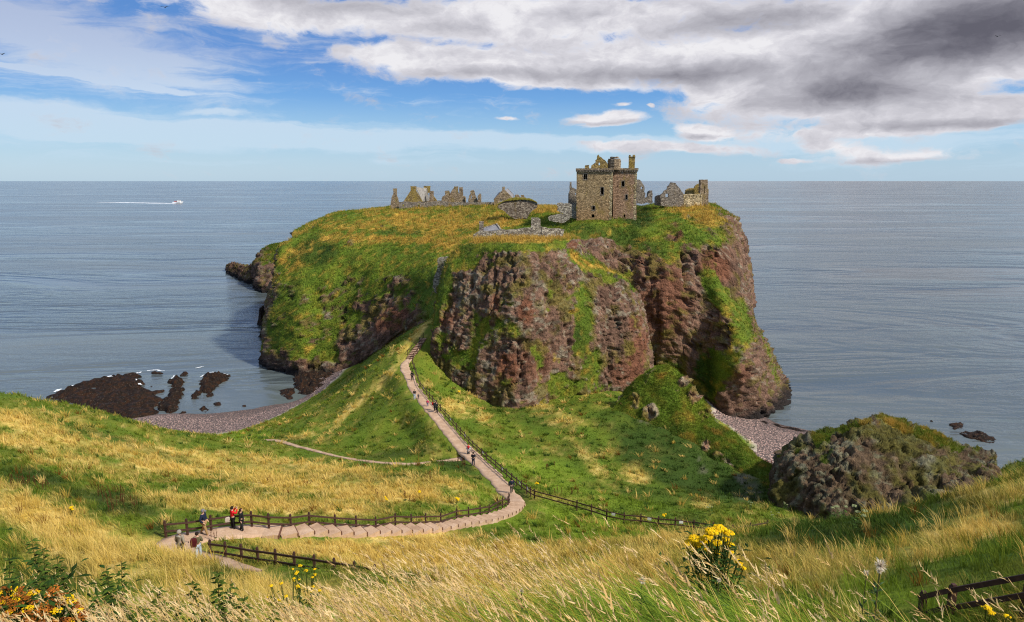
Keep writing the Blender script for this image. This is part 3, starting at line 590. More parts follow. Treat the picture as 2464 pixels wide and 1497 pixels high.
reef([c1b(*p) for p in [(1195,190),(1250,176),(1350,184),(1340,202),(1210,205)]],.9,'small flat olive rock with foam beyond the broad brown reef',GR,seed=5)
reef([c1b(*p) for p in [(1470,185),(1550,180),(1555,210),(1520,240),(1480,215)]],.7,'broken low rock at the seaward tip of the narrow reef',GR,seed=6)
reef([c1b(*p) for p in [(1630,485),(1680,460),(1710,490),(1690,510),(1650,505)]],.8,'small dark rock at the edge of the pebble beach below the boot shaped reef',GR,seed=7,rag=.5)
reef([c1b(*p) for p in [(1750,440),(1800,432),(1805,455),(1765,460)]],.6,'small dark rock in shallow water between boot shaped reef and beach',GR,seed=8,rag=.4)
reef([c1b(*p) for p in [(1985,455),(2020,450),(2020,465),(1990,466)]],.4,'small flat rock awash close to the right part of the left beach',GR,seed=9,rag=.3)
reef([c1b(*p) for p in [(1225,295),(1250,292),(1252,305),(1230,308)]],.5,'tiny dark rock off the right edge of the broad brown reef',GR,seed=10,rag=.3)
c6=lambda x,y:((850+x/1.627)*.60156,(780+y/1.627)*.60156)
reef([c6(*p) for p in [(520,1175),(620,1150),(800,1165),(830,1200),(760,1250),(640,1300),(560,1290),(540,1220)]],1.3,'dark rock shelf at the foot of the headland by the left beach',seed=11)
reef([c6(*p) for p in [(430,1270),(530,1260),(550,1290),(500,1330),(440,1310)]],.7,'low wet ledge between the dark rock shelf and the left beach',seed=12,rag=.6)
reef([c6(*p) for p in [(296,835),(350,800),(370,840),(340,870)]],5.0,'dark sea rock at the left edge of the headland, upper of two',seed=13,rag=.8)
reef([c6(*p) for p in [(300,925),(345,890),(375,930),(350,965)]],3.5,'dark sea rock at the left edge of the headland, lower of two',seed=14,rag=.6)
c8=lambda x,y:((2300+x/1.372)*.60156,(1450+y/1.372)*.60156)
GR2='rocks awash in the right bay'
reef([c8(*p) for p in [(2130,390),(2200,370),(2290,400),(2290,440),(2240,440),(2150,410)]],.8,'largest dark reef in the right bay',GR2,seed=15,rag=.9)
reef([c8(*p) for p in [(2060,340),(2120,335),(2130,360),(2080,370)]],.6,'dark reef just beyond the largest reef in the right bay',GR2,seed=16,rag=.6)
reef([c8(*p) for p in [(2180,485),(2250,480),(2290,510),(2240,515)]],.6,'low reef nearest the grassy outcrop in the right bay',GR2,seed=17,rag=.6)
reef([c8(*p) for p in [(2050,440),(2150,455),(2160,475),(2080,455)]],.3,'thin line of stones awash in the right bay',GR2,seed=18,rag=.5)
reef([c8(*p) for p in [(1945,315),(1965,316),(1965,326),(1948,325)]],.5,'single small rock farthest out in the right bay',GR2,seed=19,rag=.3)
# broken surf on the seaward edge of the reefs
m_foam=plain('surf_foam',(.80,.84,.86),.8,.1,.6)
def surf(pix,label,w=.5,z=.10):
    ln=smooth_line([PZ(x,y,0) for x,y in pix],.5); V=[];F=[]
    for k in range(len(ln)-1):
        n_=float(fbm(np.array([[ln[k,0],ln[k,1],3.]]),3.5,3,201)[0]); 
        if n_<-.05: continue
        t=ln[k+1]-ln[k]; s_=np.array([-t[1],t[0],0])/(np.linalg.norm(t)+1e-6)*w*(.35+1.6*max(0,n_)); o=s_*RNG.uniform(-.8,.8); a=len(V)
        V+= [ln[k]-s_+o,ln[k]+s_+o,ln[k+1]+s_*.8+o,ln[k+1]-s_*.8+o]; F.append((a,a+1,a+2,a+3))
    V=np.array(V)+[0,0,z]; o=link('surf',fastmesh('surf',V,np.array(F)),m_foam); tag(o,label,kind='structure')
surf([c1b(*p) for p in [(400,405),(480,330),(640,285),(880,222),(1000,205),(1120,192),(1190,175),(1270,166),(1370,178)]],'thin white surf along the seaward edge of the broad reef')
surf([c1b(*p) for p in [(850,240),(960,228),(1060,238),(1130,262),(1160,300)]],'white water lapping over the broad reef',.4,.6)
surf([c1b(*p) for p in [(1400,245),(1460,190),(1560,160),(1680,135)]],'thin surf at the tip of the narrow reef',.35)
surf([c1b(*p) for p in [(1640,225),(1740,185),(1880,205)]],'thin surf on the far edge of the boot shaped reef',.3)
# submerged tide line boulders of the right beach
reef([c8(*p) for p in [(985,310),(1100,335),(1250,375),(1420,400),(1400,412),(1230,390),(1080,355),(980,325)]],.35,'band of dark weedy stones along the water edge of the right beach',seed=20,rag=.7)
reef([c8(*p) for p in [(700,280),(760,270),(800,300),(760,312)]],.8,'low dark ledge under the right hand cliff by the beach',seed=21,rag=.5)
# ------------------------------------------------------------------ castle
def stone(name,base,alt,och,lo=None,grey=.0,scale=1.5,ochre=.5):
    m,nt,b=newmat(name); pv=wpos(nt,(1,1,1.9)); v=N(nt,'ShaderNodeTexVoronoi',Scale=scale); L(nt,pv,v.inputs['Vector']); e=N(nt,'ShaderNodeTexVoronoi',Scale=scale,feature='DISTANCE_TO_EDGE'); L(nt,pv,e.inputs['Vector'])
    s=N(nt,'ShaderNodeSeparateColor'); L(nt,v.outputs['Color'],s.inputs[0]); wp=wpos(nt)
    c=ramp(nt,s.outputs[0],[(.05,tuple(x*.6 for x in base)),(.35,base),(.65,alt),(.95,tuple(min(.9,x*1.45) for x in alt))])
    if lo:
        sp=N(nt,'ShaderNodeSeparateXYZ'); L(nt,wp,sp.inputs[0]); lowf=mapr(nt,mathn(nt,'MULTIPLY_ADD',noise(nt,.35,4,.6,wp),7.0,sp.outputs[2]),lo[0],lo[1],1,0); c=mixc(nt,mathn(nt,'MULTIPLY',lowf,.65),c,mixc(nt,1.0,c,lo[2],'MULTIPLY'))
    n1=noise(nt,.45,5,.65,wpos(nt,(1,1,.5))); c=mixc(nt,mapr(nt,n1,.62-.25*ochre,.80-.2*ochre,0,.8),c,och); n2=noise(nt,3.0,5,.7,wp); c=mixc(nt,1.0,c,ramp(nt,n2,[(.25,.6),(.75,1.3)]),'MULTIPLY')
    c=mixc(nt,mapr(nt,e.outputs['Distance'],.0,.08,.45,0),c,(.07,.055,.04)); L(nt,c,b.inputs['Base Color'])
    h=mathn(nt,'ADD',mapr(nt,e.outputs['Distance'],0,.15),mathn(nt,'MULTIPLY',n2,.8)); bump(nt,b,h,.7,.15); return m
M_TOWER=stone('tower_stone',(.34,.24,.125),(.44,.32,.175),(.38,.27,.07),(53,62,(1.0,.80,.70)),scale=2.5)
M_WING=stone('wing_stone',(.33,.205,.13),(.42,.275,.18),(.37,.265,.075),scale=2.5,ochre=.5)
M_RUIN=stone('ruin_stone',(.27,.195,.125),(.36,.275,.18),(.30,.22,.06),scale=2.1,ochre=.45)
M_GREY=stone('grey_ruin_stone',(.22,.185,.15),(.31,.265,.21),(.25,.20,.09),scale=2.4,ochre=.2)
M_RUB=stone('rubble_stone',(.25,.215,.17),(.42,.38,.30),(.24,.21,.08),scale=2.6,ochre=.25)
M_RUB2=stone('battery_stone',(.19,.145,.11),(.30,.25,.19),(.20,.15,.06),scale=1.8,ochre=.3)
M_QUOIN=stone('quoin_stone',(.42,.33,.18),(.52,.42,.25),(.36,.28,.09),scale=1.1,ochre=.3)
M_OCHRE=stone('lichened_stone',(.28,.20,.085),(.37,.27,.10),(.36,.26,.05),scale=2.1,ochre=.7)
M_SLATE=plain('roof_slate',(.22,.215,.22),.8,.25,2.2); M_SLATE2=plain('old_slate',(.25,.235,.21),.85,.35,1.6)
M_TURF=plain('turf_top',(.22,.19,.03),.95,.5,1.4); M_WHITE=plain('white_paint',(.75,.75,.72),.6,.05,5); M_IRON=plain('iron',(.05,.05,.055),.6,.2,5); M_DRIFT=plain('driftwood',(.42,.38,.32),.9,.2,4)
K=.60156
def crop(x0,y0,s): return lambda x,y:((x0+x/s)*K,(y0+y/s)*K)
k1=crop(1500,560,3.52); k2=crop(2180,580,3.4028); k5=crop(1600,850,1.8709); k3=crop(600,1980,2.7378); k3b=crop(1300,1900,1.64267); k4=crop(1500,1300,2.13875); k4f=crop(1560,1300,7.485); k8=crop(2300,1450,1.37194)
def onplane(px,py,c,n):
    r=ray(px,py); t=((c-EYE)@n)/(r@n); return EYE+r*t
def rough(poly,step,amp):
    out=[]
    for i in range(len(poly)):
        a=np.array(poly[i]);b=np.array(poly[(i+1)%len(poly)]); n=max(1,int(np.linalg.norm(b-a)/step))
        for k in range(n):
            p=a+(b-a)*k/n
            if k or True: p=p+np.array([random.uniform(-amp,amp),random.uniform(-amp,amp)])*(1 if k else .4)
            out.append(tuple(p))
    return out
def frame(px,py,d,yaw):
    c=PD(px,py,d); y=radians(yaw); u=np.array([cos(y),-sin(y),0]); v=np.array([sin(y),cos(y),0])   # u along the wall, v into the wall
    M=Matrix(((u[0],v[0],0,c[0]),(u[1],v[1],0,c[1]),(0,0,1,c[2]),(0,0,0,1))); return c,u,v,M
def panel(name,mat,parent,out,d,kf,holes=(),yaw=0,thick=.9,rag=.12,step=.7,ref=None,shift=0):
    pts=[kf(*p) for p in out]; A=np.array(pts); rx,ry=ref if ref else (A[:,0].mean(),A[:,1].max()); c,u,v,M=frame(rx,ry,d,yaw)
    def loc(p):
        w=onplane(p[0],p[1],c+v*shift,v)-c; return (float(w@u),float(w[2]))
    o=[loc(p) for p in pts]
    if rag: o=rough(o,step,rag)
    hs=[]
    for h in holes:
        if len(h)==4 and not hasattr(h[0],'__len__'): h=[(h[0],h[1]),(h[2],h[1]),(h[2],h[3]),(h[0],h[3])]
        hs.append([loc(kf(*p)) for p in h])
    mb=MB().slab(o,hs,M@Matrix.Translation((0,shift,0)),thick); return mb.build(name,mat,parent,bevel=0)
def thing(name,label,cat,px,py,d,group=None): return tag(empty(name,PD(px,py,d)),label,cat,group)
# ---- the keep
tw=thing('tower_house','tall roofless stone keep with gable, stair turret and chimney on top of the headland','castle keep',1470,528,211)
YAW=9; REF=k2(905,1035); c0,u0,v0,M0=frame(*REF,209.5,YAW)
def lx(p): w=onplane(*k2(*p),c0,v0)-c0; return float(w@u0),float(w[2])
xl,zb=lx((430,960)); xl=lx((430,640))[0]; zt=lx((660,345))[1]; zc_=lx((660,318))[1]
HOL=[(528,398,572,470),(762,578,797,676),(820,455,832,475),(645,833,677,885),(635,945,672,985)]
panel('wall',M_TOWER,tw,[(430,345),(905,345),(905,1120),(430,1120)],209.5,k2,HOL,YAW,1.3,0,ref=REF)
for h in HOL[:2]+HOL[3:4]:   # dressed surrounds
    x0,z1=lx((h[0],h[1])); x1,z0=lx((h[2],h[3])); m=MB()
    for a in ((x0-.2,z0-.2,x0,z1+.2),(x1,z0-.2,x1+.2,z1+.2),(x0,z1,x1,z1+.22),(x0,z0-.22,x1,z0)): m.slab([(a[0],a[1]),(a[2],a[1]),(a[2],a[3]),(a[0],a[3])],[],M0@Matrix.Translation((0,-.05,0)),.2)
    m.build('window_surround',M_GREY,tw)
m=MB(); m.slab([lx((528+20,398)),lx((528+25,398)),(lx((553,470))),(lx((548,470)))],[],M0@Matrix.Translation((0,.3,0)),.12); m.build('mullion',M_GREY,tw)
def lbox(m,x0,x1,y0,y1,z0,z1,taper=0):
    pts=[(x0,y0,z0),(x1,y0,z0),(x1,y1,z0),(x0,y1,z0),(x0,y0,z1),(x1,y0,z1),(x1,y1,z1),(x0,y1,z1)]
    return m.add([M0@Vector(p) for p in pts],[(3,2,1,0),(4,5,6,7),(0,1,5,4),(1,2,6,5),(2,3,7,6),(3,0,4,7)])
DEP=9.5; WR=3.2; WX=lx((1240,600))[0]+.9; WB=8.2; zlow=zb-3
m=MB(); lbox(m,xl,xl+1.3,1.31,DEP,zlow,zt); lbox(m,-1.3,0,1.31,DEP,zlow,zt); m.build('side_wall',M_TOWER,tw)
c0b=c0+v0*DEP
panel('rear_wall',M_TOWER,tw,[(445,348),(925,348),(925,1040),(445,1040)],209.5,k2,[(744,574,760,680)],YAW,1.2,0,ref=REF,shift=DEP)
m=MB(); lbox(m,xl+1.3,-1.3,1.31,DEP,zt-1.2,zt-.8); m.build('light_block_slab',M_GREY,tw); m=MB(); lbox(m,xl+1.3,-1.3,1.31,DEP,zb+5.2,zb+5.6); m.build('light_block_slab',M_GREY,tw)  # unseen slabs added to block skylight and keep the windows dark
# corbelled wall head
m=MB(); lbox(m,xl-.35,.35,-.38,DEP+1.5,zt+.02,zc_); m.build('parapet',M_RUIN,tw)
m=MB(); n=26
for i in range(n): x=xl-.2+(0.3-xl)*i/(n-1); lbox(m,x-.11,x+.11,-.36,-.004,zt-.42,zt+.016)
lbox(m,xl-.2,.3,-.2,-.003,zt-.30,zt-.02); m.build('corbel_course',M_GREY,tw)
m=MB(); 
for i in range(20):
    z=zlow+(zt-zlow)*i/20; w=.5 if i%2 else .85; lbox(m,-w,.03,-.03,.9 if i%2 else .5,z+.01,z+(zt-zlow)/20-.01)
m.build('quoin',M_QUOIN,tw)
# wing
c1_=c0+v0*WR
def wl(p): w=onplane(*k2(*p),c1_,v0)-c1_; return float(w@u0),float(w[2])
WH=[(1047,493,1080,563),(1095,680,1122,738),[(1070,992),(1070,955),(1081,940),(1092,955),(1092,992)],(986,548,997,575)]
panel('wing_wall',M_WING,tw,[(925,348),(1245,348),(1245,1110),(925,1110)],209.5,k2,WH,YAW,1.1,0,ref=REF,shift=WR)
for h in WH[:2]:
    x0,z1=wl((h[0],h[1])); x1,z0=wl((h[2],h[3])); m=MB()
    for a in ((x0-.16,z0-.2,x0,z1+.2),(x1,z0-.2,x1+.16,z1+.2),(x0,z1,x1,z1+.22),(x0,z0-.3,x1,z0)): m.slab([(a[0],a[1]),(a[2],a[1]),(a[2],a[3]),(a[0],a[3])],[],M0@Matrix.Translation((0,WR-.05,0)),.2)
    m.build('window_surround',M_GREY,tw)
m=MB(); a,b_=wl((1030,352)),wl((1062,388)); m.slab([(a[0],b_[1]),(b_[0],b_[1]),(b_[0],a[1]),(a[0],a[1])],[],M0@Matrix.Translation((0,WR-.04,0)),.2); m.build('blocked_window',M_GREY,tw)
wx=wl((1245,600))[0]; wzt=wl((1100,346))[1]; wzc=wl((1100,316))[1]
m=MB(); lbox(m,wx-1.1,wx,WR+1.11,WR+WB,zlow,wzt); lbox(m,.01,wx-1.1,WR+WB-1.1,WR+WB,zlow,wzt); m.build('wing_side_wall',M_QUOIN,tw)
m=MB(); lbox(m,.01,wx-1.1,WR+1.11,WR+WB-1.1,wzt-1.2,wzt-.8); m.build('wing_light_block_slab',M_GREY,tw); m=MB(); lbox(m,.01,wx-1.1,WR+1.11,WR+WB-1.1,zb+5.2,zb+5.6); m.build('wing_light_block_slab',M_GREY,tw)  # unseen slabs added inside the wing to keep its openings dark
m=MB(); lbox(m,.4,wx+.4,WR-.36,WR+WB+.35,wzt+.02,wzc); m.build('wing_parapet',M_RUIN,tw)
m=MB()
for i in range(15): x=.3+(wx-.1)*i/14; lbox(m,x-.11,x+.11,WR-.34,WR-.004,wzt-.42,wzt+.016)
lbox(m,.3,wx,WR-.2,WR-.003,wzt-.30,wzt-.02); m.build('wing_corbel_course',M_GREY,tw)
m=MB()
for i in range(20):
    z=zlow+(wzt-zlow)*i/20; w=.5 if i%2 else .8; lbox(m,wx-w,wx+.03,WR-.03,WR+(.9 if i%2 else .5),z+.01,z+(wzt-zlow)/20-.01)
m.build('wing_quoin',M_QUOIN,tw)
panel('gable',M_OCHRE,tw,[(628,340),(628,312),(630,282),(665,255),(690,235),(684,212),(705,190),(714,142),(730,130),(740,155),(765,165),(790,195),(815,205),(840,235),(855,300),(855,340)],209.5,k2,[(729,242,748,275)],YAW,.9,.12,.5,ref=REF,shift=1.6)
panel('wall_stub',M_OCHRE,tw,[(538,340),(540,300),(548,275),(600,270),(600,340)],209.5,k2,[],YAW,.9,.1,.4,ref=REF,shift=.4)
# stair turret: an eight sided drum with worn courses
tc_=lx((938,320)); R_=abs(lx((1035,320))[0]-lx((842,320))[0])/2; m=MB(); base=M0@Vector((tc_[0],3.6,zc_-.4)); zs=np.linspace(0,lx((900,160))[1]-zc_+.4,9)
for i in range(8):
    r=R_*(1 if i<6 else .93 if i==6 else .72)*(1+.02*random.uniform(-1,1)); ring=[]
    for z in (zs[i],zs[i+1]-.03): ring+=[base+Vector((cos(2*pi*k/10+.2)*r*(1 if i<7 else random.uniform(.7,1.05)),sin(2*pi*k/10+.2)*r,z+(random.uniform(-.2,.25) if i==7 else 0))) for k in range(10)]
    m.add(ring,[tuple(range(9,-1,-1)),tuple(range(10,20))]+[(k,(k+1)%10,10+(k+1)%10,10+k) for k in range(10)])
m.build('stair_turret',M_RUIN,tw)
m=MB()
for i in range(7):
    z=zc_+.2+i*.47; lbox(m,tc_[0]-1.0,tc_[0]+.1,3.6-R_-.12,3.6-R_+.5,z,z+.16)
m.build('stair_tread',M_GREY,tw)
x0,z0=wl((1137,312)); x1,z1=wl((1228,150)); m=MB(); lbox(m,x0,x1,WR+1.4,WR+2.8,wzc-.3,z1-.35); lbox(m,x0-.12,x1+.12,WR+1.28,WR+2.92,z1-.35,z1-.1); lbox(m,x0,x0+.55,WR+1.4,WR+2.8,z1-.1,z1+.35); lbox(m,x1-.75,x1,WR+1.4,WR+2.8,z1-.1,z1+.4); m.build('chimney',M_OCHRE,tw)
# ---- other ruins (outlines with their own distance and thickness; each has returns running back)
def returns(o_panel_pts,d,kf,depth,mat,parent,yaw=0,thick=.8,name='return_wall'):
    pass
def ruin(name,label,cat,out,d,kf,mat,holes=(),yaw=0,thick=.9,rag=.14,group=None,ret=None,step=.55):
    A=np.array([kf(*p) for p in out]); e=thing(name,label,cat,A[:,0].mean(),A[:,1].max(),d,group)
    o=panel('wall',mat,e,out,d,kf,holes,yaw,thick,rag,step)
    if ret:      # ret: list of (x crop, top y crop, bottom y crop, depth) side walls running away from the viewer
        A0=np.array([kf(*p) for p in out]); c,u,v,M=frame(A0[:,0].mean(),A0[:,1].max(),d,yaw); mb=MB()
        for (x,yt,yb,dep) in ret:
            mb=MB()
            w0=onplane(*kf(x,yt),c,v)-c; w1=onplane(*kf(x,yb),c,v)-c; xx=float(w0@u); t=thick*.45*(1 if xx<0 else -1)
            prof=[(0,w1[2]),(dep,w1[2]),(dep,w0[2]-.8),(dep*.6,w0[2]-.3),(0,w0[2])]
            pts=[M@Vector((xx,thick+.004+y,z)) for y,z in prof]+[M@Vector((xx+2*t,thick+.004+y,z)) for y,z in prof]; n=len(prof)
            mb.add(pts,[tuple(range(n))[::-1],tuple(range(n,2*n))]+[(i,(i+1)%n,n+(i+1)%n,n+i) for i in range(n)]); mb.build('return_wall',mat,e)
    return e
ruin('ruined_wall','ruined wall with a thin spike of masonry just left of the keep','ruin',[(330,830),(332,640),(340,503),(362,505),(368,580),(395,585),(410,605),(470,605),(470,840)],226,k2,M_GREY,[(411,653,424,675)],ret=[(334,640,830,4)])
ruin('ruined_gable','broken gable with one square window just right of the keep','ruin',[(1250,800),(1250,470),(1285,470),(1310,490),(1320,515),(1345,550),(1358,570),(1352,640),(1366,660),(1366,800)],224,k2,M_GREY,[(1304,570,1328,600)],ret=[(1362,660,800,5)])
ruin('wall_stub','small stepped stub of wall between the keep and the grey gable','ruin',[(1366,790),(1370,720),(1400,700),(1405,665),(1425,655),(1425,620),(1463,618),(1463,790)],228,k2,M_GREY,ret=[(1460,620,790,4)])
ruin('grey_gable','grey pointed gable with a square window right of the keep','ruin',[(1575,830),(1575,680),(1605,655),(1625,625),(1665,600),(1668,565),(1690,550),(1715,510),(1775,518),(1800,550),(1820,570),(1850,610),(1885,655),(1885,850),(1700,840)],226,k2,M_GREY,[(1640,665,1680,710)],ret=[(1578,680,830,9)])
e=ruin('loopholed_range','pale wall with slit loopholes and a tall chimney at the right cliff edge','ruin',[(1887,860),(1887,672),(1950,668),(2000,664),(2060,668),(2143,660),(2143,850)],226.5,k2,M_QUOIN,[(1916,685,1924,722),(1966,682,1974,718),(2014,682,2022,716),(2062,680,2070,716),(2112,680,2120,716),(1936,770,1942,790),(2010,770,2016,790),(2080,765,2086,788)],yaw=-6)
panel('gable',M_OCHRE,e,[(1905,690),(1920,612),(1960,590),(2030,588),(2045,560),(2065,540),(2116,520),(2116,690)],231,k2,thick=.9,rag=.1)
panel('chimney',M_RUIN,e,[(2144,850),(2144,655),(2114,655),(2118,472),(2150,470),(2160,474),(2215,471),(2217,596),(2227,600),(2222,850)],227,k2,[(2168,560,2176,660)],thick=2.2,rag=.05)
ruin('rubble_wall','pale rubble wall running up to the left foot of the keep','wall',[(168,900),(170,792),(205,786),(240,790),(260,800),(325,797),(425,797),(432,1000),(375,990),(300,980),(240,930)],212,k2,M_RUB,rag=.2,thick=1.2)
ruin('low_wall','low whitish retaining wall below the rubble wall left of the keep','wall',[(40,990),(110,962),(200,945),(280,930),(330,900),(350,930),(330,1010),(250,1060),(150,1050),(60,1030)],207,k2,M_RUB,rag=.2,thick=1.5)
# lodging on the rock stack
lo=thing('roofless_lodging','roofless rubble lodging with a chimney and small slate roof on top of the red rock','ruin',1240,568,146)
panel('wall',M_RUB,lo,[(1380,1400),(1385,1335),(1455,1285),(1530,1278),(1640,1290),(1700,1280),(1765,1262),(1800,1266),(1900,1268),(2000,1256),(2100,1242),(2230,1226),(2345,1222),(2345,1400)],147,k1,[(1690,1310,1706,1340)],rag=.12,thick=.8)
panel('wing_wall',M_RUB,lo,[(2347,1400),(2347,1228),(2464,1250),(2530,1246),(2610,1250),(2665,1262),(2660,1290),(2640,1400)],147.5,k1,yaw=-12,rag=.12,thick=.8)
panel('chimney',M_GREY,lo,[(1467,1320),(1469,1165),(1462,1165),(1462,1150),(1530,1150),(1530,1165),(1525,1165),(1528,1320)],147.9,k1,thick=.9,rag=0)
panel('rear_wall',M_RUB,lo,[(2200,1300),(2200,1095),(2310,1097),(2330,1120),(2335,1300)],156,k1,thick=.9,rag=.1)
def qslab(name,mat,parent,pts,t):
    a,b_,c,d=[Vector(p) for p in pts]; n=(b_-a).cross(d-a).normalized()*t
    return MB().add([a,b_,c,d,a-n,b_-n,c-n,d-n],[(0,1,2,3),(7,6,5,4),(0,4,5,1),(1,5,6,2),(2,6,7,3),(3,7,4,0)]).build(name,mat,parent)
qslab('roof',M_SLATE,lo,[PD(*k1(1525,1288),148.2),PD(*k1(1768,1262),148.2),PD(*k1(1712,1190),151.3),PD(*k1(1525,1243),151.3)],.2)
for a,b_ in ((PD(*k1(1768,1258),148.2),PD(*k1(1712,1184),151.4)),(PD(*k1(1525,1238),151.4),PD(*k1(1712,1184),151.5))): MB().bar(a,b_,.32,.26).build('skew_stone',M_RUB,lo)
ruin('curtain_wall','pale rubble curtain wall blocking the gully beside the big red rock','wall',[(280,345),(320,340),(358,336),(358,380),(330,450),(318,560),(300,640),(275,620),(243,560),(245,505),(265,460),(280,425)],166,k5,M_RUB,rag=.2,thick=1.6,yaw=12)
# domed battery wall
dw=thing('domed_wall','curved stone retaining wall under a dome of turf left of the keep','wall',1247,520,236)
panel('wall',M_RUB2,dw,[(1722,945),(1742,900),(1830,862),(1900,847),(2080,837),(2200,847),(2275,880),(2290,905),(2284,950),(2210,1000),(2170,1050),(2150,1110),(1960,1110),(1880,1060),(1800,990)],234,k1,rag=.12,thick=3)
panel('turf_cap',M_TURF,dw,[(1700,935),(1722,898),(1830,852),(1890,826),(1960,810),(2100,814),(2200,832),(2262,858),(2295,895),(2278,884),(2200,850),(2080,841),(1900,851),(1830,866),(1742,905)],233.6,k1,rag=.16,thick=3.6,step=.4)
# left range
ruin('chimney_gable','narrow gable with one chimney at the left end of the far ruins','ruin',[(222,1000),(222,862),(245,782),(256,762),(254,692),(250,685),(308,685),(306,765),(330,860),(336,1000)],281,k1,M_RUIN,ret=[(226,862,1000,7)])
ruin('boundary_wall','long low boundary wall with a doorway in front of the far ruins','wall',[(337,1000),(340,872),(400,866),(600,880),(606,866),(670,872),(760,876),(850,862),(900,850),(1050,878),(1250,880),(1480,884),(1600,872),(1690,880),(1700,1000)],279,k1,M_GREY,[(386,897,408,938),(600,890,628,940)],rag=.16)
hs_=thing('slate_roofed_house','restored gabled house with slate roof and three chimneys among the far ruins','house',960,492,284)
panel('wall',M_OCHRE,hs_,[(400,900),(400,866),(500,716),(578,716),(672,866),(672,900)],284,k1,rag=0,thick=.9)
panel('chimney',M_OCHRE,hs_,[(500,760),(502,668),(496,668),(498,652),(578,652),(580,668),(574,668),(576,760)],284.2,k1,rag=0,thick=1.4)
qslab('roof',M_SLATE2,hs_,[PD(*k1(672,868),284.4),PD(*k1(775,862),296),PD(*k1(730,680),291),PD(*k1(576,664),285.5)],.25)
panel('side_wall',M_RUIN,hs_,[(672,905),(672,862),(880,858),(880,905)],290,k1,rag=0,thick=.6)
for q,d in (([(684,760),(688,664),(683,664),(685,648),(778,648),(778,664),(774,664),(776,740)],292),([(764,900),(766,735),(768,722),(820,716),(822,735),(823,900)],287)): panel('chimney',M_OCHRE if d==292 else M_RUIN,hs_,q,d,k1,rag=0,thick=1.3)
panel('gable',M_OCHRE,hs_,[(800,900),(820,780),(872,850),(885,900)],291,k1,rag=.08)
ruin('broken_wall','broken wall with a squat chimney left of the tallest far ruin','ruin',[(925,900),(938,830),(956,788),(985,780),(985,722),(982,716),(1044,714),(1046,900)],286,k1,M_RUIN,ret=[(1040,720,900,5)])
ruin('tall_ruin','tallest jagged far ruin with twin stacks','ruin',[(1046,900),(1050,800),(1062,745),(1080,715),(1100,690),(1114,655),(1168,652),(1170,726),(1180,760),(1187,742),(1186,668),(1236,665),(1240,788),(1262,792),(1272,900)],288,k1,M_RUIN,[(1086,790,1094,815)],ret=[(1050,760,900,6),(1266,795,900,6)])
ruin('slit_window_ruin','rounded ruin with a slit window right of the twin stacks','ruin',[(1310,900),(1320,792),(1345,752),(1340,722),(1365,708),(1392,708),(1404,740),(1416,782),(1438,830),(1442,900)],286,k1,M_RUIN,[(1350,785,1359,826)],ret=[(1436,830,900,5)])
ruin('leaning_stump','slanted stump of wall right of the slit window ruin','ruin',[(1446,900),(1446,790),(1460,772),(1492,753),(1492,900)],285,k1,M_RUIN,ret=[(1488,756,900,5)])
rh=thing('chapel_house','small crow stepped house with one white framed window beside the domed wall','house',1205,490,272)
panel('wall',M_RUIN,rh,[(1672,940),(1676,832),(1790,712),(1792,664),(1788,658),(1830,658),(1827,704),(1860,735),(1905,780),(1940,815),(1952,940)],270,k1,[(1764,836,1790,866)],rag=.03,step=.5)
f=panel('window',M_WHITE,rh,[(1760,870),(1760,832),(1794,832),(1794,870)],270.1,k1,[(1766,838,1776,864),(1779,838,1788,864)],rag=0,thick=.2)
g=panel('pane',M_IRON,f,[(1764,867),(1764,835),(1790,835),(1790,867)],270.35,k1,rag=0,thick=.05); g.matrix_parent_inverse=f.matrix_world.inverted() if False else g.matrix_parent_inverse
qslab('roof',M_SLATE,rh,[PD(*k1(1938,815),271),PD(*k1(1952,780),281),PD(*k1(1866,684),279),PD(*k1(1828,706),270.9)],.25)
qslab('roof',M_SLATE,rh,[PD(*k1(1672,836),271),PD(*k1(1790,715),271),PD(*k1(1735,745),279),PD(*k1(1668,838),279)],.25)
panel('skew_stone',M_GREY,rh,[(1858,690),(1870,680),(1955,775),(1958,800),(1945,790)],281,k1,rag=.05)
ruin('low_ruin','low rounded ruin just behind the turf of the domed wall','ruin',[(1960,860),(1968,778),(1985,768),(2018,768),(2040,800),(2045,860)],276,k1,M_RUIN,ret=[(2040,800,860,3)])
ruin('square_stump','square stump of masonry behind the right of the domed wall','ruin',[(2050,860),(2058,806),(2052,776),(2098,771),(2104,800),(2118,808),(2120,860)],276,k1,M_RUIN,ret=[(2116,808,860,3)])
# cave gate and driftwood
cg=thing('cave_gate','small iron gate in a dark cleft at the foot of the big red rock','gate',1212,940,121.2)
mb=MB(); a=PD(1208,942,123.5)
for i in range(7): mb.bar(a+np.array([i*.16,0,0]),a+np.array([i*.16,0,1.9]),.04)
mb.bar(a,a+np.array([.96,0,0]),.06); mb.bar(a+np.array([0,0,1.9]),a+np.array([.96,0,1.9]),.06); mb.build('bars',M_IRON,cg)
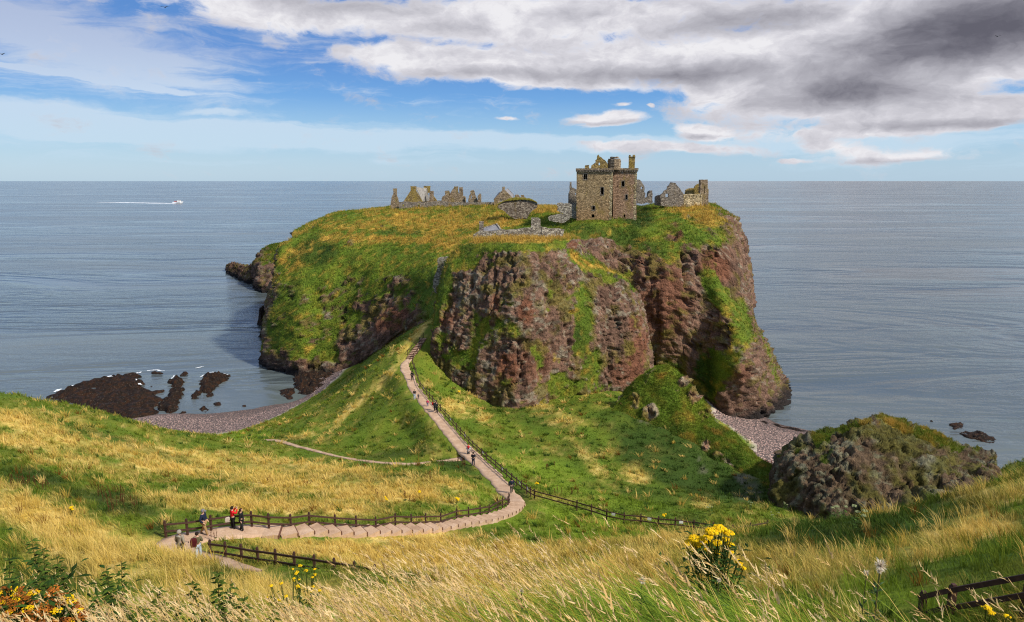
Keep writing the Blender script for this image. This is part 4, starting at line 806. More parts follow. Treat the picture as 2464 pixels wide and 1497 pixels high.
# ------------------------------------------------------------------ fences
M_RAIL=plain('fence_timber',(.062,.030,.021),.75,.35,9,.3)
def fence(label,bases,posth=1.12,rails=(.92,.46),pw=.12,rw=.055,rh=.11,name='rail_fence',signs=(),tilt=0):
    e=empty(name,bases[0]); tag(e,label,'fence'); B=[Vector([float(c) for c in b]) for b in bases]
    for i,b in enumerate(B):
        m=MB(); top=b+Vector((random.uniform(-.02,.02),random.uniform(-.02,.02),posth)); m.bar(b-Vector((0,0,.4)),top,pw,pw,up=(0,1,0)); m.bar(top,top+Vector((0,0,.05)),pw*.7,pw*.7,up=(0,1,0)); m.build('post',M_RAIL,e)
    for i in range(len(B)-1):
        d=(B[i+1]-B[i]); side=Vector((d.y,-d.x,0)).normalized()*(pw*.5+rw*.5-.004)
        for h in rails:
            ov=d.normalized()*.03
            MB().bar(B[i]+Vector((0,0,h))+side-ov,B[i+1]+Vector((0,0,h+random.uniform(-.02,.02)))+side+ov,rw,rh).build('rail',M_RAIL,e)
    for i,t in signs:
        p=B[i]+(B[i+1]-B[i])*t; d=(B[i+1]-B[i]).normalized(); side=Vector((d.y,-d.x,0)).normalized(); rz=math.atan2(d.y,d.x)
        MB().box(p+side*(pw*.5+.075)+Vector((0,0,.80)),(.36,.02,.24),rz).build('sign_plate',M_WHITE,e)
    return e
up=[k3(178,468),k3(415,448),k3(672,405),k3(905,372),k3(1118,357),k3(1305,380),k3(1545,385),k3(1750,356),k3(2033,380)]+[k3b(*p) for p in [(207,366),(337,370),(463,342),(568,346),(663,341),(762,339),(866,301),(943,291),(1021,277),(1079,268),(1137,230),(1165,220),(1203,212),(1209,186)]]
fence('long dark timber rail fence beside the flight of steps',[hit(*p,dmin=25) for p in up])
lowf=[k3(x,y) for x,y in [(665,688),(832,712),(1008,745),(1192,778),(1382,808),(1585,845),(1805,882),(2025,922),(2247,962),(2470,1005)]]
fence('dark timber rail fence below the switchback, half hidden by dry grass',[PD(p[0],p[1],d) for p,d in zip(lowf,np.linspace(36.4,29.0,10))],posth=1.1)
rp=[k4(*p) for p in [(322,335),(336,378),(352,425),(368,475),(386,528),(412,565),(440,598),(466,630),(494,662),(527,698),(560,738),(600,790),(634,826),(668,866),(700,902),(733,940),(768,978),(804,1020),(838,1056),(873,1088),(912,1124),(952,1158),(992,1192),(1034,1226),(1079,1268),(1127,1306),(1170,1346),(1212,1380),(1252,1412),(1298,1446),(1331,1470),(1364,1488)]]+[k8(*p) for p in [(10,812),(90,836),(173,864),(269,884),(360,891),(455,905),(549,912),(650,925),(756,945),(862,962),(960,948),(1052,928)]]
fence('long dark rail fence down the right side of the footpath and across the grass',[hit(*p,dmin=(25 if p[0]<1650 else 50)) for p in rp],posth=1.1,signs=[(5,.4),(8,.8),(12,.6),(16,.3),(20,.5),(24,.4),(27,.9),(29,.5),(34,.4),(36,.5),(38,.3)])
fence('short rail fence on the left of the far steps',[hit(*k4f(*p),dmin=60) for p in [(530,895),(658,748),(772,636),(890,512),(1000,388)]],posth=1.0,rails=(.9,.3),pw=.09,rh=.07)
fence('short rail fence on the right of the far steps',[hit(*k4f(*p),dmin=60) for p in [(685,1065),(705,985),(825,868),(915,738),(960,610)]],posth=1.0,rails=(.9,.3),pw=.09,rh=.07)
nb=[PD(2222,1431,12.8)-np.array([0,0,1.0]),PD(2294,1412,12.2)-np.array([0,0,1.0]),PD(2480,1376,11.2)-np.array([0,0,1.0]),PD(2700,1330,10.2)-np.array([0,0,1.0])]
fence('nearest rail fence, at the lower right corner behind tall grass',nb,posth=1.02,rails=(.95,.55),pw=.11,rw=.055,rh=.095)
# ------------------------------------------------------------------ people
MSK=plain('skin',(.52,.31,.22),.6,.05,20); 
_mc={}
def cloth(c):
    if c not in _mc: _mc[c]=plain('fabric',c,.85,.15,14)
    return _mc[c]
def skinmesh(name,pts,edges,rad,mat,parent,sub=1,root=0):
    me=bpy.data.meshes.new(name); me.from_pydata([tuple(p) for p in pts],edges,[]); me.update(); o=link(name,me,mat,parent)
    m=o.modifiers.new('skin','SKIN'); m.use_smooth_shade=True
    for i,r in enumerate(rad):
        s=me.skin_vertices[0].data[i]; s.radius=(r,r) if not hasattr(r,'__len__') else r; s.use_root=(i==root)
    o.modifiers.new('sub','SUBSURF').levels=sub; o.modifiers['sub'].render_levels=sub; return o
def person(label,foot,h,face,top,legs,hair,pose='walk',hat=None,hood=None,longhair=False,coat=False,group=None,shoes=(.05,.035,.03),stride=.16,lift=0,sit=False):
    """face: compass heading in degrees, 0 = looking away from the viewpoint (+Y), 90 = to the right"""
    e=empty('person',foot,-radians(face)); e.scale=(h/1.75,)*3; tag(e,label,'person',group)
    s=stride; J={}
    P=[(0,0,.95),(0,.01,1.12),(0,.0,1.34),(0,0,1.47),(0,.02,1.55),(0,.03,1.66),(0,.02,1.71)]; R=[.135,.12,.145,.07,.062,.098,.075]; E=[(0,1),(1,2),(2,3),(3,4),(4,5),(5,6)]
    def add(p,par,r): P.append(p);R.append(r);E.append((par,len(P)-1));return len(P)-1
    add((0,.135,1.635),5,.02)
    T=[(0,0,.96),(0,.01,1.12),(0,0,1.34),(0,0,1.46)]; TR=[.155,.145,.168,.10]; TE=[(0,1),(1,2),(2,3)]
    G=[(0,0,.95)]; GR=[.145]; GE=[]
    for sd in (-1,1):
        if pose=='camera': el=(sd*.30,.20,1.30); wr=(sd*.10,.30,1.55)
        elif pose=='pockets': el=(sd*.31,-.06,1.14); wr=(sd*.22,.12,.95)
        elif pose=='hold': el=(sd*.27,.02,1.14); wr=(sd*.10,.26,1.16)
        elif pose=='raise' and sd>0: el=(.30,.10,1.50); wr=(.22,.05,1.74)
        elif pose=='child_up': el=(sd*.28,.12,1.30); wr=(sd*.16,.16,1.55)
        else: el=(sd*.26,-.04-.10*sd*s*3,1.15); wr=(sd*.27,.06-.22*sd*s*3,.92)
        sh=(sd*.19,0,1.41); a=add(sh,2,.072); b=add(el,a,.05); c=add(wr,b,.036)
        v=(Vector(wr)-Vector(el)).normalized(); w=Vector(wr)+v*.06; pc=add(tuple(w),c,.032); sidev=Vector((1,0,0)) if abs(v.x)<.7 else Vector((0,1,0))
        for k,(o_,ln) in enumerate(((-.03,.07),(-.01,.085),(.012,.08),(.03,.06))): add(tuple(w+v*ln+sidev*o_*1.1+Vector((0,.012,0))),pc,.0095)
        add(tuple(Vector(wr)+v*.05+sidev*sd*-.045),c,.0115)
        t0=len(T); T+= [sh,el,tuple(Vector(el)+(Vector(wr)-Vector(el))*.92)]; TR+=[.092,.072,.056]; TE+=[(2,t0),(t0,t0+1),(t0+1,t0+2)]
        if sit: kn=(sd*.12,.30,.93); an=(sd*.11,.34,.55); hp=(sd*.09,.02,.93)
        else:
            ph=s*sd; hp=(sd*.09,0,.90); kn=(sd*.10,ph*.6+.05*abs(s)*3,.50); an=(sd*.10,ph*1.25-(.06 if ph<0 else 0),.09+(.06 if ph<0 else 0)*(1 if s>.12 else 0))
        a=add(hp,0,.10); b=add(kn,a,.062); c=add(an,b,.042); add((an[0],an[1]+.15,max(.035,an[2]-.055)),c,.036)
        g0=len(G); G+=[hp,kn,tuple(Vector(an)+Vector((0,0,.02)))]; GR+=[.115,.085,.07]; GE+=[(0,g0),(g0,g0+1),(g0+1,g0+2)]
        skinmesh('shoe',[(an[0],an[1]-.05,an[2]-.03),(an[0],an[1]+.05,an[2]-.035),(an[0],an[1]+.17,max(.04,an[2]-.05))],[(0,1),(1,2)],[.05,.055,.045],cloth(shoes),e)
    skinmesh('body',P,E,R,MSK,e)
    if coat: t0=len(T); T+=[(0,0,.70)]; TR+=[.19]; TE+=[(0,t0)]
    skinmesh('jacket',T,TE,TR,cloth(top),e); skinmesh('trousers',G,GE,GR,cloth(legs),e)
    # hair / headgear: shell over the crown and back of the head
    def shell(name,col,r,cz,cy,zmin,back=0,fwd=None):
        m=MB(); n=12; rings=[]
        for i in range(7):
            t=i/6*pi*.62; ring=[(sin(t)*cos(2*pi*k/n)*r,cy+sin(t)*sin(2*pi*k/n)*r*(1.12),cz+cos(t)*r*1.12) for k in range(n)]; rings+=ring
            if i: m_=i
        fs=[]
        for i in range(6):
            for k in range(n):
                y=rings[i*n+k][1]-cy; zz=rings[(i+1)*n+k][2]-cz
                if y>.45*r and zz<.35*r: continue
                fs.append((i*n+k,i*n+(k+1)%n,(i+1)*n+(k+1)%n,(i+1)*n+k))
        m.add(rings,fs); o=m.build(name,cloth(col),e,smooth=True,world_parent=False); so_=o.modifiers.new('thick','SOLIDIFY'); so_.thickness=.015; return o
    if hood: shell('hood',hood,.135,1.65,-.01,1.5); skinmesh('hood_cape',[(0,-.03,1.40),(-.13,-.02,1.40),(.13,-.02,1.40),(0,-.12,1.34)],[(0,1),(0,2),(0,3)],[.12,.10,.10,.07],cloth(hood),e)
    else:
        shell('hair',hair,.112,1.655,.015,1.55)
        if longhair: skinmesh('long_hair',[(0,-.06,1.62),(0,-.10,1.48),(0,-.13,1.33)],[(0,1),(1,2)],[.09,.095,.06],cloth(hair),e)
    if hat:
        shell('cap',hat,.12,1.665,.02,1.6); m=MB(); m.add([(-.08,.11,1.675),(.08,.11,1.675),(.06,.22,1.655),(-.06,.22,1.655),(-.08,.11,1.695),(.08,.11,1.695),(.06,.22,1.67),(-.06,.22,1.67)],[(3,2,1,0),(4,5,6,7),(0,1,5,4),(1,2,6,5),(2,3,7,6),(3,0,4,7)]); m.build('cap_peak',cloth(hat),e,world_parent=False)
    return e
def onp(px,py,dmin=20): return hit(px,py,dmin)
BLK=(.012,.012,.014); NAVY=(.012,.018,.042); DHAIR=(.018,.010,.007); KHAKI=(.30,.19,.085); DENIM=(.06,.09,.16); LIGHT=(.42,.50,.58); GREYJ=(.38,.39,.42); TAN=(.26,.225,.18); OLIVE=(.12,.105,.055); RED=(.62,.015,.02); PINK=(.55,.03,.10)
person('person in navy jacket, khaki trousers and grey flat cap walking up the steps',onp(493,1289),1.78,95,NAVY,KHAKI,(.10,.09,.08),'pockets',hat=(.17,.17,.19),stride=.2)
pr=onp(562,1276); person('person in bright red jacket with dark hair holding up a camera by the fence',pr,1.66,50,RED,BLK,DHAIR,'camera',stride=.05)
person('person with long brown hair in black clothes standing beside the red jacket',onp(583,1280),1.64,80,BLK,(.02,.022,.024),(.055,.022,.012),'walk',longhair=True,coat=True,stride=.06)
ph_=onp(437,1342); person('person seen from behind in a tan hooded raincoat at the switchback',ph_,1.72,5,TAN,(.05,.045,.04),DHAIR,'walk',hood=(.30,.27,.225),coat=True,stride=.1)
pb_=onp(479,1345); person('person with black hair and red scarf in an olive jacket at the switchback',pb_,1.66,-20,OLIVE,LIGHT,DHAIR,'hold',stride=.08)
person('person in navy jacket and grey trousers walking near the right hand fence',onp(1231,1188),1.78,-12,NAVY,(.10,.085,.07),DHAIR,'walk',stride=.12,shoes=(.6,.6,.58))
person('person in dark clothes holding a camera at the side path junction',onp(1139,1121),1.80,20,(.014,.016,.024),(.02,.024,.045),DHAIR,'hold',stride=.05)
pg=onp(1127,1103); carrier=person('person in pale grey jumper and shorts carrying a child on the shoulders',pg,1.74,10,GREYJ,(.06,.065,.07),DHAIR,'child_up',stride=.12,shoes=(.7,.7,.7))
sh=np.array(pg)+np.array([.03,-.08,1.40-.86*.62]); person('small child in red riding on the shoulders of the person in grey',sh,1.08,10,RED,(.2,.02,.02),RED,'hold',sit=True,stride=.0)
person('person in black coat with a dark rucksack, nearer of the pair by the fence',onp(1051,994),1.80,-140,BLK,BLK,DHAIR,'hold',coat=True,stride=.04)
pk=onp(1046,990); person('person in dark coat with a red rucksack, farther of the pair by the fence',pk,1.74,120,(.02,.018,.02),BLK,DHAIR,'hold',coat=True,stride=.04)
person('small child in a pink jacket walking alone on the path',onp(1029,979),1.22,180,PINK,(.10,.10,.22),(.45,.30,.14),'walk',stride=.1)
person('person in black top and pale blue jeans walking towards the viewpoint',onp(998,961),1.68,175,BLK,LIGHT,(.09,.05,.03),'hold',stride=.1,shoes=(.5,.45,.42))
person('small child in dark blue beside the person in pale jeans',onp(1007,961),1.0,190,(.05,.055,.08),(.05,.055,.07),(.42,.29,.15),'walk',stride=.08)
person('person in black walking away near the far steps',onp(992,916),1.72,5,BLK,BLK,DHAIR,'walk',coat=True,stride=.07)
# things they carry
def bag(name,label,cat,loc,size,col,rz=0):
    m=MB(); w,d,h=size; x0=[-w/2,w/2]; pts=[]
    for z,s in ((0,.92),(h*.35,1.05),(h*.8,1.0),(h,.7)):
        pts+=[(-w/2*s,-d/2*s,z),(w/2*s,-d/2*s,z),(w/2*s,d/2*s,z),(-w/2*s,d/2*s,z)]
    fs=[(3,2,1,0),(12,13,14,15)]+[(i*4+k,i*4+(k+1)%4,i*4+4+(k+1)%4,i*4+4+k) for i in range(3) for k in range(4)]
    m.add(pts,fs); e=empty(name,loc,rz); tag(e,label,cat); o=m.build('bag_body',cloth(col),e,world_parent=False,bevel=.02)
    s=MB(); s.tube([(-w*.3,d*.5,h*.15),(-w*.32,d*.9,h*.5),(-w*.3,d*.5,h*.95)],.015); s.tube([(w*.3,d*.5,h*.15),(w*.32,d*.9,h*.5),(w*.3,d*.5,h*.95)],.015); s.build('strap',cloth(BLK),e,world_parent=False)
    return e
bag('handbag','pale handbag hanging at the hip of the person in red','bag',np.array(pr)+np.array([-.30,-.08,.62]),(.30,.14,.36),(.46,.40,.34),.3)
bag('backpack','dark red and black backpack on the person at the switchback','backpack',np.array(pb_)+np.array([-.10,-.25,.90]),(.34,.2,.52),(.07,.008,.010),.3)
bag('backpack','bright red rucksack on the farther person of the pair by the fence','backpack',np.array(pk)+np.array([-.30,.10,.98]),(.32,.2,.46),(.60,.02,.02),-1.2)
bag('backpack','dark green rucksack on the nearer person of the pair by the fence','backpack',np.array(onp(1051,994))+np.array([-.12,-.22,1.0]),(.32,.2,.46),(.02,.026,.024),.3)
# ------------------------------------------------------------------ boat and its wake, driftwood, gulls
bp=PZ(428,489.5,0); e=empty('motor_boat',bp,0); tag(e,'small white motor boat speeding to the right far out on the sea','boat')
m=MB(); Ls=26; W_=4
m.add([(-Ls/2,-W_,.2),(Ls*.32,-W_,.2),(Ls/2,0,.6),(Ls*.32,W_,.2),(-Ls/2,W_,.2),(-Ls/2,-W_*1.2,4),(Ls*.32,-W_*1.2,4.4),(Ls*.62,0,5.6),(Ls*.32,W_*1.2,4.4),(-Ls/2,W_*1.2,4)],[(4,3,2,1,0),(5,6,7,8,9),(0,1,6,5),(1,2,7,6),(2,3,8,7),(3,4,9,8),(4,0,5,9)]); m.build('hull',plain('white_hull',(.85,.85,.85),.4,.03),e,world_parent=False)
m=MB(); m.box((4,0,6.2),(9,5,4.0)); m.box((4.6,0,8.8),(7,4.4,1.0)); m.build('cabin',M_WHITE,e,world_parent=False); MB().box((-6,0,5.2),(7,5,2.2)).build('deck_cover',cloth((.35,.10,.10)),e,world_parent=False); MB().box((6,0,7.0),(5.4,5.1,1.1)).build('window',M_IRON,e,world_parent=False)
m=MB(); a=PZ(419,489.8,.15); V=[];n=40
for i in range(n+1):
    t=i/n; w=(1.2+2.6*sin(t*pi)**.5+1.5*t)*(1+.3*random.uniform(-1,1))*(1-.75*t); c=PZ(421-190*t,489.6-3.0*t,.15); V+=[c+np.array([0,-w*6,0]),c+np.array([0,w*6,0])]
m.add(V,[(2*i,2*i+2,2*i+3,2*i+1) for i in range(n)]); o=m.build('wake',plain('foam',(.78,.82,.85),.9,.1,.02),None); tag(o,'white foam wake trailing behind the motor boat',kind='structure')
e=empty('driftwood',PD(1703,1002,120)); 
dv=hit(1703,1003,90); e.location=dv; tag(e,'pale bleached driftwood trunk leaning at the back of the right beach','driftwood'); dw_=Vector(dv)
MB().tube([dw_+Vector((-.8,0,.1)),dw_+Vector((.3,.2,.9)),dw_+Vector((1.1,.3,2.2))],[.16,.13,.06],7).build('trunk',M_DRIFT,e,smooth=True); MB().tube([dw_+Vector((.2,.2,.8)),dw_+Vector((1.4,.3,.5)),dw_+Vector((2.6,.2,.45))],[.1,.09,.05],6).build('branch',M_DRIFT,e,smooth=True)
def gull(px,py,d,s,label):
    p=PD(px,py,d); e=empty('gull',p); tag(e,label,'gull','gulls in the sky'); m=MB(); m.tube([(0,-.3*s,0),(0,-.15*s,.02*s),(0,.1*s,.03*s),(0,.3*s,0)],[.03*s,.08*s,.08*s,.02*s],6); m.build('body',cloth((.10,.10,.11)),e,world_parent=False)
    for q in (-1,1): MB().add([(0,-.1*s,.03*s),(0,.12*s,.03*s),(q*.45*s,.12*s,.2*s),(q*.45*s,-.05*s,.2*s),(q*.95*s,-.05*s,.10*s),(0,-.1*s,.06*s),(0,.12*s,.06*s),(q*.45*s,.12*s,.23*s),(q*.45*s,-.05*s,.23*s)],[(0,1,2,3),(8,7,6,5),(3,2,4),(8,4,7),(1,6,7,2),(0,3,8,5)]).build('wing',cloth((.12,.12,.13)),e,world_parent=False)
gull(5,131,150,1.2,'dark gull at the far left edge of the sky'); gull(397,18,160,1.2,'dark gull high in the upper left sky'); gull(2400,88,160,1.0,'dark gull under the heavy cloud at the right')
# ------------------------------------------------------------------ grass
m_grass,nt,b=vcolmat('grass_blades',None,.75,.38,.12)
def blade_mesh(base,up,bend,width,c0,c1,segs=2,ang=None):
    n=len(base); ang=RNG.uniform(0,2*pi,n) if ang is None else ang; side=np.stack([np.cos(ang),np.sin(ang),np.zeros(n)],-1)
    ts=[0,.55] if segs==2 else list(np.linspace(0,.86,segs)); V=[];C=[]
    for t in ts:
        p=base+up*t+bend*t*t; w=width*(1-.55*t); V+=[p-side*w[:,None]*.5,p+side*w[:,None]*.5]; c=c0+(c1-c0)*t; C+=[c,c]
    V.append(base+up+bend); C.append(c1); k=len(V); V=np.stack(V,1); C=np.stack(C,1); o=np.arange(n)[:,None]*k
    q=[np.concatenate([o+2*i,o+2*i+1,o+2*i+3,o+2*i+2],1) for i in range(len(ts)-1)]; t_=np.concatenate([o+k-3,o+k-2,o+k-1],1)
    return V.reshape(-1,3),[np.concatenate(q,0),t_],C.reshape(-1,3)
def join(parts):
    V=[];Q=[];T=[];C=[];n=0
    for v,f,c in parts:
        V.append(v);C.append(c)
        for a in f:
            (Q if a.shape[1]==4 else T).append(a+n)
        n+=len(v)
    F=([np.concatenate(Q)] if Q else [])+([np.concatenate(T)] if T else [])
    return np.concatenate(V),F,np.clip(np.concatenate(C),.003,.95)
def jit(n,a): return (1+RNG.uniform(-a,a,n))[:,None]
WIND=np.array([-1.,.15,0.])
def sample_grid(P,w,n):
    """P (r,c,3) grid; w cell weight (r-1,c-1) -> n random points with cell index"""
    p=(w/w.sum()).ravel(); cell=RNG.choice(len(p),n,p=p); i,j=np.divmod(cell,w.shape[1]); u=RNG.random(n)[:,None]; v=RNG.random(n)[:,None]
    return P[i,j]*(1-u)*(1-v)+P[i+1,j]*u*(1-v)+P[i,j+1]*(1-u)*v+P[i+1,j+1]*u*v,i,j,u,v
def cellarea(P): return np.linalg.norm(np.cross(P[1:,:-1]-P[:-1,:-1],P[:-1,1:]-P[:-1,:-1]),axis=-1)
gg=ggold.reshape(NR,NC); gc_=gcol.reshape(NR,NC,3); pbm=pebble.reshape(NR,NC); krm=kr.reshape(NR,NC)
ca=cellarea(GP); yc=GY[:-1,:-1]; xc=GX[:-1,:-1]
_kb=lineidx(MAINL,520,1352,35); MAIN_A=MAINL[:_kb]; MAIN_B=MAINL[_kb:]
def off_path(P):
    d1,_=near_line(P[:,0],P[:,1],MAIN_A); d3,_=near_line(P[:,0],P[:,1],MAIN_B); d2,_=near_line(P[:,0],P[:,1],SIDEL); return (d1>.8+.55*RNG.random(len(P)))&(d2>.3+.2*RNG.random(len(P)))&(d3>.3+.25*RNG.random(len(P)))
inview=(np.abs(xc)<.82*np.maximum(yc,0)+6)
def hill_grass(ymin,ymax,n,per,hs,ws,spread,name,label,view=None):
    w=ca*(inview if view is None else view)*(yc>ymin)*(yc<ymax)*(pbm[:-1,:-1]<.3)*(1-.8*krm[:-1,:-1])/np.maximum(yc,4)**1.25
    P,i,j,u,v=sample_grid(GP,w,n); k=off_path(P); P=P[k]; g=gg[i[k],j[k]]; c=gc_[i[k],j[k]]
    P=np.repeat(P,per,0); g=np.repeat(g,per); c=np.repeat(c,per,0); m=len(P); P=P+np.c_[RNG.normal(0,spread,(m,2)),np.full(m,-.05)]
    d=P[:,1]; pn=fbm(P,1.5,3,131); hgt=(hs[0]+(hs[1]-hs[0])*g)*(.65+.6*RNG.random(m))*np.clip(1+.95*pn,.35,2.0); dn,_=near_line(P[:,0],P[:,1],MAIN_A); hgt=hgt*(.45+.55*sstep(1.0,3.2,dn))
    up=np.stack([RNG.normal(0,.20,m),RNG.normal(0,.20,m),np.ones(m)],-1)*hgt[:,None]; bend=(WIND[None]*RNG.uniform(.05,.5,m)[:,None]+RNG.normal(0,.15,(m,3)))*hgt[:,None]; bend[:,2]=-np.abs(bend[:,2])-.08*hgt
    wd=np.maximum(ws,d*.00085)*RNG.uniform(.7,1.4,m)
    isg=RNG.random(m)<g*.9; cj=c*jit(m,.30); tip=np.where(isg[:,None],(C_GOLD+(C_STRAW-C_GOLD)*RNG.random(m)[:,None])*jit(m,.25),cj*RNG.uniform(.9,1.5,m)[:,None]); bs=cj*.95
    V,F,C=blade_mesh(P,up,bend,wd,bs,tip)
    o=link(name,fastmesh(name,V,F,np.clip(C,.003,.95),smooth=False),m_grass); tag(o,label,kind='stuff'); return o
hill_grass(8,34,30000,5,(.30,.66),.011,.10,'grass','tall dry and green grass on the slope just below the viewpoint')
hill_grass(32,72,42000,5,(.26,.66),.020,.14,'grass','dry golden and green grass of the meadow and the slopes around the steps')
hill_grass(70,190,46000,4,(.28,.60),.045,.22,'grass','green and golden grass on the saddle and its far flanks')
hill_grass(1.2,22,16000,4,(.30,.55),.010,.09,'grass','grass on the slopes either side of the viewpoint',view=(np.abs(xc)<.9*np.maximum(yc,0)+14)&(np.abs(xc)>.62*np.maximum(yc,0)+.8))
# tussocks and rank weeds standing proud of the sward
def tussocks(ymin,ymax,n,per,hs,ws,label):
    w=ca*inview*(yc>ymin)*(yc<ymax)*(pbm[:-1,:-1]<.3)/np.maximum(yc,4)**1.1
    P,i,j,u,v=sample_grid(GP,w,n); d1,_=near_line(P[:,0],P[:,1],MAINL); d2,_=near_line(P[:,0],P[:,1],SIDEL); k=(d1>1.7)&(d2>.8); P=P[k]; n=len(P); g=gg[i[k],j[k]]; c=gc_[i[k],j[k]]
    isg=RNG.random(n)<np.clip(g*1.2+.10,0,.92); rust=(RNG.random(n)<.05); ct=np.where(isg[:,None],C_GOLD+(C_STRAW-C_GOLD)*RNG.random(n)[:,None],np.where((RNG.random(n)<.25)[:,None],C_DARK*1.9,c*1.2)); ct=np.where(rust[:,None],C_RUST*.8,ct)
    sz=RNG.uniform(.7,1.35,n)*np.where(isg,1,.8); R_=.16*sz*np.clip(P[:,1]/55,.8,1.8)
    P=np.repeat(P,per,0);ct=np.repeat(ct,per,0);sz=np.repeat(sz,per);R_=np.repeat(R_,per);m=len(P); off=RNG.normal(0,1,(m,2))*R_[:,None]*.6; P=P+np.c_[off,np.full(m,-.06)]
    h=RNG.uniform(*hs,m)*sz; up=np.stack([off[:,0]*1.1+RNG.normal(0,.12,m),off[:,1]*1.1+RNG.normal(0,.12,m),np.ones(m)],-1)*h[:,None]; bend=(np.c_[off*1.3,np.zeros(m)]+WIND[None]*RNG.uniform(.05,.4,m)[:,None])*h[:,None]; bend[:,2]=-RNG.uniform(.05,.35,m)*h
    wd=np.maximum(ws,P[:,1]*.00085)*RNG.uniform(.7,1.4,m); V,F,C=blade_mesh(P,up,bend,wd,ct*jit(m,.2)*.9,ct*jit(m,.3)*1.1)
    o=link('grass',fastmesh('grass',V,F,np.clip(C,.003,.95),smooth=False),m_grass); tag(o,label,kind='stuff')
tussocks(12,60,2600,26,(.45,.95),.016,'rank tussocks of dry and green grass on the near slopes')
tussocks(55,150,3600,20,(.45,.95),.045,'rank tussocks of dry and green grass on the saddle')
# tufts on the rock masses
def rock_grass(idx,n,per,h,w,label,lowz=3):
    P,Nn,gm,gcl,gw=ROCKDATA[idx]; n_=Nn[:-1,:-1]; tocam=EYE-P[:-1,:-1]; vis=((n_*tocam).sum(-1)>-.15*np.linalg.norm(tocam,axis=-1))
    wt=cellarea(P)*np.clip(gm[:-1,:-1]-.12,0,1)*vis*(P[:-1,:-1,2]>lowz)
    Q,i,j,u,v=sample_grid(P,wt,n); c=gcl[i,j]; g=gw[i,j]; nn=Nn[i,j]
    Q=np.repeat(Q,per,0);c=np.repeat(c,per,0);g=np.repeat(g,per);nn=np.repeat(nn,per,0);m=len(Q); Q=Q+RNG.normal(0,h*.3,(m,3))*[1,1,.3]-nn*.08
    hh=h*(.55+.5*g)*RNG.uniform(.6,1.4,m); up=(nn*.55+np.array([0,0,.75])+RNG.normal(0,.22,(m,3)))*hh[:,None]; bend=(WIND*.25+np.array([0,0,-.35])+RNG.normal(0,.15,(m,3)))*hh[:,None]
    isg=RNG.random(m)<np.clip(g*1.0+.06,0,.9); tip=np.where(isg[:,None],(C_GOLD*np.array([.86,.80,.75])+(C_STRAW-C_GOLD)*.7*RNG.random(m)[:,None])*jit(m,.3)*.9,c*jit(m,.35)*1.25)
    V,F,C=blade_mesh(Q,up,bend,w*RNG.uniform(.6,1.4,m),c*jit(m,.3)*.95,tip)
    o=link('grass',fastmesh('grass',V,F,np.clip(C,.003,.95),smooth=False),m_grass); tag(o,label,kind='stuff')
rock_grass(0,34000,4,.95,.14,'golden and green grass on the castle headland')
rock_grass(1,9000,4,.7,.085,'grass clinging to the red rock in front of the headland',lowz=8)
rock_grass(2,16000,4,.5,.055,'grass on the knoll above the right hand beach')
rock_grass(3,6000,4,.42,.045,'grass on the dark outcrop at the right')
rock_grass(4,1200,3,1.2,.3,'grass on the top of the far cape',lowz=8)
